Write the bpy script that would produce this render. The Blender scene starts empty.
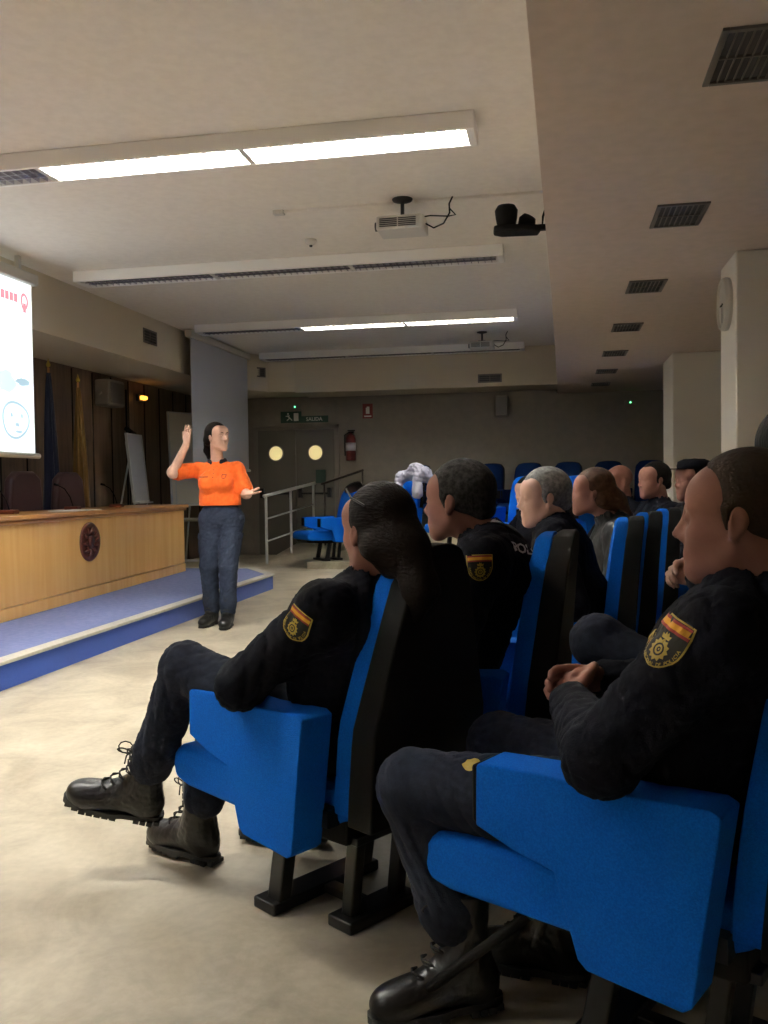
import bpy, bmesh, math, random
import numpy as np
from mathutils import Vector, Matrix, Euler
from mathutils.bvhtree import BVHTree
random.seed(4); rng = np.random.default_rng(7)
PI = math.pi
S = bpy.context.scene
COL = S.collection

# ------------------------------------------------------------------ camera
cam_d = bpy.data.cameras.new('camera'); cam = bpy.data.objects.new('camera', cam_d); COL.objects.link(cam)
cam_d.sensor_fit = 'VERTICAL'; cam_d.sensor_height = 36.0; cam_d.lens = 880 / 1024 * 36.0
cam_d.clip_start = 0.05; cam_d.clip_end = 100
yaw, pitch, roll = math.radians(11.0), math.radians(-1.75), math.radians(0.77)
Fv = Vector((-math.sin(yaw) * math.cos(pitch), math.cos(yaw) * math.cos(pitch), math.sin(pitch)))
R0 = Vector((math.cos(yaw), math.sin(yaw), 0)); U0 = R0.cross(Fv)
Rv = R0 * math.cos(roll) - U0 * math.sin(roll); Uv = U0 * math.cos(roll) + R0 * math.sin(roll)
mm = Matrix((Rv, Uv, -Fv)).transposed().to_4x4(); mm.translation = (0, 0, 1.15)
cam.matrix_world = mm
S.camera = cam

# ------------------------------------------------------------------ world, exposure
S.view_settings.view_transform = 'Standard'; S.view_settings.look = 'None'
S.view_settings.gamma = 1.0; S.view_settings.use_curve_mapping = False
S.view_settings.exposure = 1.55
W = bpy.data.worlds.new('world'); S.world = W; W.use_nodes = True
W.node_tree.nodes['Background'].inputs[0].default_value = (0.9, 0.93, 1, 1)
W.node_tree.nodes['Background'].inputs[1].default_value = 0.02
TUBE = 100.0          # strength of the lit fluorescent tubes
PROJ = 60.0          # projector beam
SCREEN = 0.42


def lamp(name, typ, loc, energy, color=(1, 1, 1), target=None, size=0.1, sy=None, spot=None):
    d = bpy.data.lights.new(name, typ); d.energy = energy; d.color = color
    if typ == 'AREA':
        d.size = size
        if sy: d.shape = 'RECTANGLE'; d.size_y = sy
    else:
        d.shadow_soft_size = size
    if spot: d.spot_size = spot; d.spot_blend = 0.5
    o = bpy.data.objects.new(name, d); COL.objects.link(o); o.location = loc
    if target is not None:
        o.rotation_euler = (Vector(target) - Vector(loc)).to_track_quat('-Z', 'Y').to_euler()
    return o


# ------------------------------------------------------------------ materials
MATS = {}
def mat(name, col, rough=0.6, metal=0.0, spec=0.5, emit=None, es=1.0, noise=None, bump=None, stretch=None, sheen=0.0, coat=0.0, sss=0.0, alpha=None):
    """noise=(scale, colour2, detail); bump=(scale, strength)"""
    m = bpy.data.materials.new(name); m.use_nodes = True
    nt = m.node_tree; b = nt.nodes['Principled BSDF']
    b.inputs['Base Color'].default_value = (*col, 1); b.inputs['Roughness'].default_value = rough
    b.inputs['Metallic'].default_value = metal; b.inputs['Specular IOR Level'].default_value = spec
    if sheen: b.inputs['Sheen Weight'].default_value = sheen; b.inputs['Sheen Roughness'].default_value = 0.4
    if coat: b.inputs['Coat Weight'].default_value = coat; b.inputs['Coat Roughness'].default_value = 0.12
    if emit: b.inputs['Emission Color'].default_value = (*emit, 1); b.inputs['Emission Strength'].default_value = es
    tc = nt.nodes.new('ShaderNodeTexCoord')
    if noise:
        n = nt.nodes.new('ShaderNodeTexNoise'); n.inputs['Scale'].default_value = noise[0]; n.inputs['Detail'].default_value = noise[2] if len(noise) > 2 else 4
        nt.links.new(tc.outputs['Object'], n.inputs['Vector'])
        r = nt.nodes.new('ShaderNodeValToRGB'); r.color_ramp.elements[0].position = 0.35; r.color_ramp.elements[1].position = 0.68
        r.color_ramp.elements[0].color = (*col, 1); r.color_ramp.elements[1].color = (*noise[1], 1)
        nt.links.new(n.outputs['Fac'], r.inputs['Fac']); nt.links.new(r.outputs['Color'], b.inputs['Base Color'])
    if bump:
        n = nt.nodes.new('ShaderNodeTexNoise'); n.inputs['Scale'].default_value = bump[0]; n.inputs['Detail'].default_value = 5
        if stretch:
            mp = nt.nodes.new('ShaderNodeMapping'); mp.inputs['Scale'].default_value = stretch
            nt.links.new(tc.outputs['Object'], mp.inputs['Vector']); nt.links.new(mp.outputs[0], n.inputs['Vector'])
        else: nt.links.new(tc.outputs['Object'], n.inputs['Vector'])
        bp = nt.nodes.new('ShaderNodeBump'); bp.inputs['Strength'].default_value = bump[1]; bp.inputs['Distance'].default_value = 0.01
        nt.links.new(n.outputs['Fac'], bp.inputs['Height']); nt.links.new(bp.outputs['Normal'], b.inputs['Normal'])
    MATS[name] = m
    return m


def wood_mat(name, c1, c2, rough, scale, stretch, coat=0.0, distort=3.0):
    m = mat(name, c1, rough, coat=coat); nt = m.node_tree; b = nt.nodes['Principled BSDF']
    tc = nt.nodes.new('ShaderNodeTexCoord'); mp = nt.nodes.new('ShaderNodeMapping'); mp.inputs['Scale'].default_value = stretch
    n = nt.nodes.new('ShaderNodeTexNoise'); n.inputs['Scale'].default_value = scale; n.inputs['Detail'].default_value = 8; n.inputs['Distortion'].default_value = distort * 0.2
    r = nt.nodes.new('ShaderNodeValToRGB'); r.color_ramp.elements[0].position = 0.3; r.color_ramp.elements[1].position = 0.72
    r.color_ramp.elements[0].color = (*c1, 1); r.color_ramp.elements[1].color = (*c2, 1)
    nt.links.new(tc.outputs['Object'], mp.inputs['Vector']); nt.links.new(mp.outputs[0], n.inputs['Vector'])
    nt.links.new(n.outputs['Fac'], r.inputs['Fac']); nt.links.new(r.outputs['Color'], b.inputs['Base Color'])
    return m


def floor_mat():
    m = mat('floor_terrazzo', (0.40, 0.35, 0.26), 0.42); nt = m.node_tree; b = nt.nodes['Principled BSDF']
    tc = nt.nodes.new('ShaderNodeTexCoord')
    n1 = nt.nodes.new('ShaderNodeTexNoise'); n1.inputs['Scale'].default_value = 2.6; n1.inputs['Detail'].default_value = 9; n1.inputs['Roughness'].default_value = 0.62; n1.inputs['Distortion'].default_value = 0.7
    n2 = nt.nodes.new('ShaderNodeTexNoise'); n2.inputs['Scale'].default_value = 34; n2.inputs['Detail'].default_value = 6
    r = nt.nodes.new('ShaderNodeValToRGB'); e = r.color_ramp.elements
    e[0].position = 0.30; e[0].color = (0.34, 0.29, 0.21, 1); e[1].position = 0.70; e[1].color = (0.62, 0.56, 0.44, 1)
    k = e.new(0.5); k.color = (0.49, 0.435, 0.33, 1)
    mx = nt.nodes.new('ShaderNodeMix'); mx.data_type = 'RGBA'; mx.blend_type = 'MULTIPLY'; mx.inputs['Factor'].default_value = 0.25
    r2 = nt.nodes.new('ShaderNodeValToRGB'); r2.color_ramp.elements[0].position = 0.4; r2.color_ramp.elements[1].position = 0.6
    r2.color_ramp.elements[0].color = (0.72, 0.70, 0.66, 1)
    nt.links.new(tc.outputs['Object'], n1.inputs['Vector']); nt.links.new(tc.outputs['Object'], n2.inputs['Vector'])
    nt.links.new(n1.outputs['Fac'], r.inputs['Fac']); nt.links.new(n2.outputs['Fac'], r2.inputs['Fac'])
    nt.links.new(r.outputs['Color'], mx.inputs['A']); nt.links.new(r2.outputs['Color'], mx.inputs['B'])
    nt.links.new(mx.outputs['Result'], b.inputs['Base Color'])
    rr = nt.nodes.new('ShaderNodeMapRange'); rr.inputs['To Min'].default_value = 0.30; rr.inputs['To Max'].default_value = 0.6
    nt.links.new(n1.outputs['Fac'], rr.inputs['Value']); nt.links.new(rr.outputs[0], b.inputs['Roughness'])
    return m


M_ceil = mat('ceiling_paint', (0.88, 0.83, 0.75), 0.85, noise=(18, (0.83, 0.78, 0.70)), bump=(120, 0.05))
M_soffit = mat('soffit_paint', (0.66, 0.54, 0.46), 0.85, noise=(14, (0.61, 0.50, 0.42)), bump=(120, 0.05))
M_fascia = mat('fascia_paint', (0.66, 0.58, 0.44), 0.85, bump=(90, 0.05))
M_wall = mat('wall_paint', (0.25, 0.22, 0.18), 0.85, noise=(9, (0.225, 0.20, 0.165)), bump=(90, 0.06))
M_column = mat('column_paint', (0.74, 0.70, 0.62), 0.8, bump=(90, 0.05))
M_floor = floor_mat()
M_panel = wood_mat('dark_wood_panel', (0.085, 0.052, 0.035), (0.17, 0.105, 0.07), 0.45, 3.0, (6, 6, 0.5))
M_desk = wood_mat('oak_veneer', (0.80, 0.42, 0.115), (0.90, 0.56, 0.20), 0.35, 2.2, (5, 5, 0.35), coat=0.2)
M_desktop = wood_mat('cherry_edge', (0.50, 0.22, 0.06), (0.62, 0.30, 0.09), 0.3, 3.0, (3, 0.4, 3), coat=0.4)
M_rosette = wood_mat('carved_mahogany', (0.09, 0.018, 0.010), (0.17, 0.035, 0.018), 0.3, 8.0, (1, 1, 1), coat=0.5)
M_carpet = mat('blue_carpet', (0.016, 0.075, 0.44), 0.9, noise=(160, (0.028, 0.10, 0.52)), bump=(300, 0.3), sheen=0.3)
M_carpet_top = mat('pale_blue_carpet', (0.14, 0.18, 0.40), 0.75, noise=(25, (0.20, 0.24, 0.46)), bump=(300, 0.2))
M_nosing = mat('stone_nosing', (0.60, 0.58, 0.50), 0.5, noise=(40, (0.5, 0.48, 0.42)))
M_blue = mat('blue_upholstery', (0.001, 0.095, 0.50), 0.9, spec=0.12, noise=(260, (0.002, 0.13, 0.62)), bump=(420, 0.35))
M_blue_darker = mat('darker_blue_upholstery', (0.003, 0.016, 0.075), 0.9, spec=0.12, noise=(260, (0.004, 0.022, 0.10)), bump=(420, 0.35))  # darker version of the blue upholstery, for the top rear row
M_shell = mat('charcoal_plastic', (0.006, 0.0055, 0.005), 0.7, spec=0.15, bump=(200, 0.1))
M_blackmetal = mat('black_painted_steel', (0.014, 0.014, 0.015), 0.35, metal=0.3)
M_uniform = mat('navy_black_cloth', (0.003, 0.0034, 0.0065), 0.9, spec=0.12, noise=(60, (0.0055, 0.006, 0.0105)), bump=(350, 0.25))
M_trouser = mat('dark_navy_twill', (0.008, 0.010, 0.019), 0.9, spec=0.2, noise=(50, (0.013, 0.016, 0.029)), bump=(350, 0.25))
M_trouser2 = mat('slate_work_trousers', (0.018, 0.024, 0.044), 0.9, spec=0.2, noise=(50, (0.026, 0.034, 0.058)), bump=(300, 0.25))
M_leatherj = mat('black_jacket', (0.010, 0.009, 0.009), 0.5, spec=0.3, noise=(8, (0.018, 0.016, 0.015)))
M_boot = mat('black_leather', (0.007, 0.0065, 0.0065), 0.38, spec=0.35, bump=(60, 0.2), coat=0.12)
M_rubber = mat('black_rubber', (0.012, 0.012, 0.012), 0.6)
M_lace = mat('black_lace', (0.02, 0.018, 0.017), 0.8)
M_skin = mat('skin', (0.25, 0.112, 0.083), 0.6, spec=0.3, noise=(30, (0.28, 0.128, 0.095)), bump=(180, 0.05))
M_skin2 = mat('skin_fair', (0.62, 0.36, 0.27), 0.5, noise=(30, (0.66, 0.40, 0.30)), bump=(180, 0.05))
M_lips = mat('lips', (0.38, 0.12, 0.10), 0.45)
M_eye = mat('eye', (0.55, 0.52, 0.5), 0.2)
M_iris = mat('dark_iris', (0.02, 0.012, 0.01), 0.2)
M_hairb = mat('brown_hair', (0.032, 0.018, 0.010), 0.75, spec=0.15, noise=(60, (0.024, 0.014, 0.008)), bump=(120, 0.4))
M_haird = mat('dark_brown_hair', (0.009, 0.005, 0.004), 0.65, spec=0.1, noise=(40, (0.005, 0.003, 0.0025)), bump=(160, 0.35), stretch=(.12, 1, 1))
M_hairk = mat('black_hair', (0.006, 0.0055, 0.005), 0.65, spec=0.1, noise=(40, (0.010, 0.009, 0.008)), bump=(160, 0.35), stretch=(1, 1, .15))
M_hairg = mat('greying_hair', (0.016, 0.014, 0.013), 0.7, spec=0.1, noise=(70, (0.05, 0.046, 0.043)), bump=(160, 0.4), stretch=(1, 1, .15))
M_hairr = mat('auburn_hair', (0.09, 0.04, 0.02), 0.5, spec=0.15, noise=(40, (0.05, 0.02, 0.01)), bump=(160, 0.4), stretch=(.12, 1, 1))
M_orange = mat('orange_polo', (0.86, 0.125, 0.010), 0.8, noise=(40, (0.92, 0.16, 0.015)), bump=(300, 0.2), sheen=0.2)
M_collar = mat('navy_collar', (0.012, 0.012, 0.022), 0.8)
M_white = mat('white_enamel', (0.93, 0.91, 0.86), 0.4)
M_plast = mat('pale_plastic', (0.62, 0.60, 0.55), 0.45)
M_grille = mat('dark_grille', (0.045, 0.042, 0.04), 0.6)
M_ventframe = mat('vent_frame', (0.15, 0.13, 0.115), 0.5)
M_steel = mat('painted_grey_rail', (0.62, 0.64, 0.64), 0.4, metal=0.2)
M_darkrail = mat('dark_bronze_rail', (0.06, 0.045, 0.035), 0.5, metal=0.3)
M_door = mat('grey_brown_door', (0.155, 0.14, 0.115), 0.55)
M_doorframe = mat('door_frame', (0.24, 0.215, 0.18), 0.55)
M_port = mat('lit_porthole', (0.8, 0.7, 0.4), 0.3, emit=(1.0, 0.80, 0.36), es=0.23)
M_red = mat('red_enamel', (0.12, 0.012, 0.010), 0.4)
M_redpaper = mat('red_sign', (0.22, 0.03, 0.028), 0.5)
M_green = mat('dark_green_sign', (0.01, 0.05, 0.03), 0.5)
M_ledg = mat('green_led', (0.1, 0.8, 0.3), 0.4, emit=(0.15, 1.0, 0.35), es=2.0)
M_amber = mat('amber_lamp', (1, 0.5, 0.1), 0.4, emit=(1.0, 0.42, 0.05), es=1.1)
M_scrfab = mat('grey_screen_fabric', (0.50, 0.52, 0.58), 0.8, bump=(200, 0.05))
M_screen = mat('projected_slide', (0.8, 0.8, 0.8), 0.8, emit=(0.86, 0.97, 1.0), es=SCREEN)
M_slide_blue = mat('slide_drawing', (0.4, 0.5, 0.6), 0.8, emit=(0.50, 0.72, 0.82), es=0.28)
M_slide_pale = mat('slide_wash', (0.4, 0.5, 0.6), 0.8, emit=(0.72, 0.90, 0.95), es=0.35)
M_slide_red = mat('slide_red_mark', (0.6, 0.1, 0.15), 0.8, emit=(0.86, 0.42, 0.48), es=0.32)
M_silver = mat('silver_hair', (0.10, 0.095, 0.09), 0.65, noise=(70, (0.24, 0.23, 0.22)), bump=(160, 0.4), stretch=(1, 1, .15))
M_tube_soft = mat('weakly_lit_tube', (1, 1, 1), 0.5, emit=(1.0, 0.97, 0.90), es=TUBE*.38)
M_tube = mat('lit_tube', (1, 1, 1), 0.5, emit=(1.0, 0.985, 0.93), es=TUBE)
M_tubeoff = mat('unlit_tube', (0.5, 0.5, 0.5), 0.3)
M_louvre = mat('aluminium_louvre', (0.62, 0.60, 0.66), 0.22, metal=0.85)
M_louvre_lit = mat('lit_tone_louvre', (0.9, 0.9, 0.86), 0.4)  # white copy of the louvre: glow of lit sections put into its colour
M_fix_dark = mat('fixture_inside', (0.05, 0.045, 0.06), 0.3, metal=0.5)
M_navyflag = mat('navy_flag', (0.010, 0.016, 0.05), 0.7, sheen=0.3)
M_goldflag = mat('ochre_flag', (0.22, 0.12, 0.022), 0.7, sheen=0.3)
M_gold = mat('gold_thread', (0.46, 0.32, 0.035), 0.55)
M_patchblk = mat('patch_black', (0.015, 0.014, 0.008), 0.8)
M_patchred = mat('patch_red', (0.33, 0.03, 0.02), 0.7)
M_patchyel = mat('patch_yellow', (0.75, 0.36, 0.02), 0.7)
M_lettering = mat('pale_lettering', (0.62, 0.60, 0.60), 0.6)
M_redchair = mat('maroon_leather', (0.07, 0.032, 0.034), 0.4)
M_paper = mat('paper', (0.75, 0.74, 0.70), 0.7)
M_board = mat('whiteboard', (0.72, 0.70, 0.62), 0.35)
M_cloth = mat('lavender_white_cloth', (0.36, 0.36, 0.45), 0.8, bump=(30, 0.5))
M_lblue = mat('light_blue_scarf', (0.10, 0.42, 0.62), 0.8)
M_clock = mat('clock_face', (0.55, 0.52, 0.46), 0.5)


# ------------------------------------------------------------------ object helpers
def tag(o, label=None, cat=None, group=None, kind=None):
    if label: o['label'] = label
    if cat: o['category'] = cat
    if group: o['group'] = group
    if kind: o['kind'] = kind
    return o


def empty(name, loc=(0, 0, 0), rz=0.0, label=None, cat=None, group=None):
    o = bpy.data.objects.new(name, None); COL.objects.link(o); o.location = loc; o.rotation_euler = (0, 0, rz)
    o.empty_display_size = 0.1
    return tag(o, label, cat, group)


def link(name, me, m, parent=None, smooth=False, bevel=0.0, seg=2):
    o = bpy.data.objects.new(name, me); COL.objects.link(o)
    if m: me.materials.append(m)
    if parent: o.parent = parent
    if smooth: me.polygons.foreach_set('use_smooth', [True] * len(me.polygons))
    if bevel:
        b = o.modifiers.new('bevel', 'BEVEL'); b.width = bevel; b.segments = seg; b.limit_method = 'ANGLE'; b.angle_limit = 0.6
        me.polygons.foreach_set('use_smooth', [True] * len(me.polygons))
        w = o.modifiers.new('wn', 'WEIGHTED_NORMAL'); w.keep_sharp = True
    return o


class MB:
    """collects solids in one bmesh"""
    def __init__(s): s.bm = bmesh.new()
    def box(s, a, b, M=None):
        (x0, y0, z0), (x1, y1, z1) = a, b
        v = [s.bm.verts.new(p if M is None else M @ Vector(p)) for p in [(x0,y0,z0),(x1,y0,z0),(x1,y1,z0),(x0,y1,z0),(x0,y0,z1),(x1,y0,z1),(x1,y1,z1),(x0,y1,z1)]]
        for f in [(3,2,1,0),(4,5,6,7),(0,1,5,4),(1,2,6,5),(2,3,7,6),(3,0,4,7)]: s.bm.faces.new([v[i] for i in f])
        return s
    def tube(s, pts, r, n=10, caps=True, M=None):
        pts = [Vector(p) for p in pts]; rings = []
        rr = r if isinstance(r, (list, tuple)) else [r] * len(pts)
        up = None
        for i, p in enumerate(pts):
            t = (pts[min(i+1, len(pts)-1)] - pts[max(i-1, 0)]).normalized()
            if up is None:
                up = Vector((0, 0, 1)) if abs(t.z) < 0.9 else Vector((1, 0, 0))
            a = t.cross(up).normalized(); up = a.cross(t).normalized()
            ring = []
            for k in range(n):
                th = 2 * PI * k / n
                q = p + (a * math.cos(th) + up * math.sin(th)) * rr[i]
                ring.append(s.bm.verts.new(q if M is None else M @ q))
            rings.append(ring)
        for i in range(len(rings) - 1):
            for k in range(n):
                s.bm.faces.new([rings[i][k], rings[i][(k+1) % n], rings[i+1][(k+1) % n], rings[i+1][k]])
        if caps:
            s.bm.faces.new(list(reversed(rings[0]))); s.bm.faces.new(rings[-1])
        return s
    def prism(s, poly, lo, hi, axis='y', M=None):
        """poly: 2D outline; axis the extrusion direction: 'y' -> poly is (x,z); 'z' -> (x,y); 'x' -> (y,z)"""
        def p3(p, h):
            q = {'y': (p[0], h, p[1]), 'z': (p[0], p[1], h), 'x': (h, p[0], p[1])}[axis]
            return q if M is None else M @ Vector(q)
        a = [s.bm.verts.new(p3(p, lo)) for p in poly]; b = [s.bm.verts.new(p3(p, hi)) for p in poly]
        n = len(poly)
        s.bm.faces.new(a); s.bm.faces.new(list(reversed(b)))
        for i in range(n): s.bm.faces.new([a[i], b[i], b[(i+1) % n], a[(i+1) % n]])
        return s
    def lathe(s, prof, n=24, M=None):
        """prof: (r, z) pairs, about z"""
        rings = []
        for r, z in prof:
            if r < 1e-6:
                q = Vector((0, 0, z)); rings.append([s.bm.verts.new(q if M is None else M @ q)])
            else:
                ring = []
                for k in range(n):
                    q = Vector((r*math.cos(2*PI*k/n), r*math.sin(2*PI*k/n), z)); ring.append(s.bm.verts.new(q if M is None else M @ q))
                rings.append(ring)
        for A, B in zip(rings, rings[1:]):
            for k in range(n):
                if len(A) == 1 and len(B) == 1: continue
                if len(A) == 1: s.bm.faces.new([A[0], B[k], B[(k+1) % n]])
                elif len(B) == 1: s.bm.faces.new([A[k], A[(k+1) % n], B[0]])
                else: s.bm.faces.new([A[k], A[(k+1) % n], B[(k+1) % n], B[k]])
        return s
    def build(s, name, m, parent=None, bevel=0.0, seg=2, smooth=False):
        bmesh.ops.recalc_face_normals(s.bm, faces=s.bm.faces)
        me = bpy.data.meshes.new(name); s.bm.to_mesh(me); s.bm.free()
        return link(name, me, m, parent, smooth, bevel, seg)


def struct(o): o['kind'] = 'structure'; return o


def copy_tree(o, parent=None):
    c = o.copy(); COL.objects.link(c)
    if parent: c.parent = parent
    for ch in list(o.children): copy_tree(ch, c)
    return c


def lookM(loc, z, x=(1, 0, 0)):
    z = Vector(z).normalized(); x = Vector(x)
    if abs(z.dot(x.normalized())) > .99: x = Vector((0, 1, 0))
    x = (x - z * x.dot(z)).normalized(); y = z.cross(x)
    m = Matrix((x, y, z)).transposed().to_4x4(); m.translation = loc
    return m


# ------------------------------------------------------------------ implicit surfaces (bodies, clothes, boots)
class Sdf:
    def __init__(s, lo, hi, h):
        s.h = h; s.lo = np.array(lo, float); s.n = np.ceil((np.array(hi) - s.lo) / h).astype(int) + 1
        s.v = np.full(s.n, 0.25, np.float32)
    def _blk(s, a, b):
        i0 = np.clip(np.floor((np.array(a) - s.lo) / s.h).astype(int), 0, s.n - 1)
        i1 = np.clip(np.ceil((np.array(b) - s.lo) / s.h).astype(int) + 1, 1, s.n)
        if np.any(i1 <= i0): return None
        g = [((s.lo[k] + s.h * np.arange(i0[k], i1[k])).astype(np.float32)) for k in range(3)]
        return tuple(slice(i0[k], i1[k]) for k in range(3)), g[0][:, None, None], g[1][None, :, None], g[2][None, None, :]
    def _mix(s, sl, d, k, op):
        v = s.v[sl]
        if op == 'u':
            h = np.maximum(k - np.abs(v - d), 0) / max(k, 1e-6); s.v[sl] = np.minimum(v, d) - h*h*k*0.25
        elif op == 's':
            d = -d; h = np.maximum(k - np.abs(v - d), 0) / max(k, 1e-6); s.v[sl] = np.maximum(v, d) + h*h*k*0.25
        elif op == 'i':
            s.v[sl] = np.maximum(v, d)
    def cap(s, p0, p1, r0, r1, k=0.02, lat=None, sc=1.0, op='u'):
        p0 = np.array(p0, float); p1 = np.array(p1, float); R = max(r0, r1) * max(sc, 1.0) + k + 0.03
        b = s._blk(np.minimum(p0, p1) - R, np.maximum(p0, p1) + R)
        if b is None: return s
        sl, X, Y, Z = b
        x, y, z = X - p0[0], Y - p0[1], Z - p0[2]; d = p1 - p0
        if lat is not None:
            l = np.array(lat, float); l /= np.linalg.norm(l); f = (1 / sc - 1)
            q = (x*l[0] + y*l[1] + z*l[2]) * f
            x, y, z = x + q*l[0], y + q*l[1], z + q*l[2]; d = d + l * (d @ l) * f
        L = max(d @ d, 1e-9)
        t = np.clip((x*d[0] + y*d[1] + z*d[2]) / L, 0, 1)
        dist = np.sqrt((x-t*d[0])**2 + (y-t*d[1])**2 + (z-t*d[2])**2) - (r0 + (r1-r0)*t)
        s._mix(sl, dist.astype(np.float32), k, op); return s
    def ell(s, c, r, k=0.02, M=None, op='u'):
        """ellipsoid; c in the frame M (mathutils 4x4) when given"""
        if M is not None:
            C = np.array((M @ Vector(c))[:]); A = np.array(M.to_3x3())
        else:
            C = np.array(c, float); A = np.eye(3)
        R = max(r) + k + 0.03
        b = s._blk(C - R, C + R)
        if b is None: return s
        sl, X, Y, Z = b; x, y, z = X - C[0], Y - C[1], Z - C[2]
        q = [x*A[0][i] + y*A[1][i] + z*A[2][i] for i in range(3)]
        k0 = np.sqrt((q[0]/r[0])**2 + (q[1]/r[1])**2 + (q[2]/r[2])**2)
        k1 = np.sqrt((q[0]/r[0]**2)**2 + (q[1]/r[1]**2)**2 + (q[2]/r[2]**2)**2) + 1e-6
        s._mix(sl, (k0*(k0-1)/k1).astype(np.float32), k, op); return s
    def plane(s, p, n, op='i', k=0.0):
        """keep the side against the normal"""
        n = np.array(n, float); n /= np.linalg.norm(n)
        sl, X, Y, Z = s._blk(s.lo, s.lo + s.h * s.n)
        s._mix(sl, ((X-p[0])*n[0] + (Y-p[1])*n[1] + (Z-p[2])*n[2]).astype(np.float32), k, op); return s
    def crumple(s, amp, freq, seed=0, region=None, ax=(1, 1, 1)):
        m = np.abs(s.v) < 0.04; i = np.argwhere(m); p = s.lo + i * s.h; r = np.random.default_rng(seed)
        n = np.zeros(len(p)); w = p * np.array(ax)
        for o in range(5):
            d = r.normal(size=3); d /= np.linalg.norm(d); e = r.normal(size=3)
            f = freq * (0.7 + 0.5 * o)
            t = np.sin(f * (w @ d) + 1.8 * np.sin(0.55 * f * (w @ e)) + r.uniform(0, 6))
            n += (1 - np.abs(t)) ** 2 / (1 + 0.5*o)
        n = (n - n.mean()) * amp
        if region is not None: n *= region(p)
        s.v[m] += n.astype(np.float32); return s
    def mesh(s, name):
        v = s.v; n = v.shape; neg = v < 0
        c = neg[:-1,:-1,:-1].astype(np.int8)
        tot = sum(neg[a:n[0]-1+a, b:n[1]-1+b, g:n[2]-1+g].astype(np.int8) for a in (0,1) for b in (0,1) for g in (0,1))
        act = (tot > 0) & (tot < 8); idx = np.argwhere(act)
        ids = np.full(act.shape, -1, np.int32); ids[act] = np.arange(len(idx))
        acc = np.zeros((len(idx), 3)); cnt = np.zeros(len(idx))
        cor = [(a, b, g) for a in (0,1) for b in (0,1) for g in (0,1)]
        val = {q: v[idx[:,0]+q[0], idx[:,1]+q[1], idx[:,2]+q[2]] for q in cor}
        for q in cor:
            for ax in range(3):
                if q[ax]: continue
                w = list(q); w[ax] = 1; w = tuple(w)
                a, b = val[q], val[w]; m = (a < 0) != (b < 0)
                t = np.where(m, a / np.where(m, a - b, 1), 0)
                pos = np.tile(np.array(q, float), (len(idx), 1)); pos[:, ax] += t
                acc[m] += pos[m]; cnt[m] += 1
        P = s.lo + (idx + acc / cnt[:, None]) * s.h
        F = []
        for ax in range(3):
            o1, o2 = (ax+1) % 3, (ax+2) % 3
            sa = [slice(None)]*3; sb = [slice(None)]*3; sa[ax] = slice(0, -1); sb[ax] = slice(1, None)
            A, B = neg[tuple(sa)], neg[tuple(sb)]; e = np.argwhere(A != B)
            e = e[(e[:, o1] > 0) & (e[:, o2] > 0) & (e[:, o1] < n[o1]-1) & (e[:, o2] < n[o2]-1)]
            s0 = A[e[:,0], e[:,1], e[:,2]]
            def cell(d1, d2):
                q = e.copy(); q[:, o1] -= d1; q[:, o2] -= d2; return ids[q[:,0], q[:,1], q[:,2]]
            quad = np.stack([cell(1,1), cell(0,1), cell(0,0), cell(1,0)], 1)
            quad[~s0] = quad[~s0][:, ::-1]; F.append(quad)
        F = np.concatenate(F)
        F = F[(F >= 0).all(1)]
        me = bpy.data.meshes.new(name)
        me.vertices.add(len(P)); me.vertices.foreach_set('co', P.astype(np.float32).ravel())
        me.loops.add(len(F)*4); me.loops.foreach_set('vertex_index', F.astype(np.int32).ravel())
        me.polygons.add(len(F)); me.polygons.foreach_set('loop_start', np.arange(0, len(F)*4, 4, dtype=np.int32))
        me.update(calc_edges=True); me.validate()
        me.polygons.foreach_set('use_smooth', [True]*len(me.polygons))
        return me


# ------------------------------------------------------------------ people
V3 = lambda *a: np.array(a, float)


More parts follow.
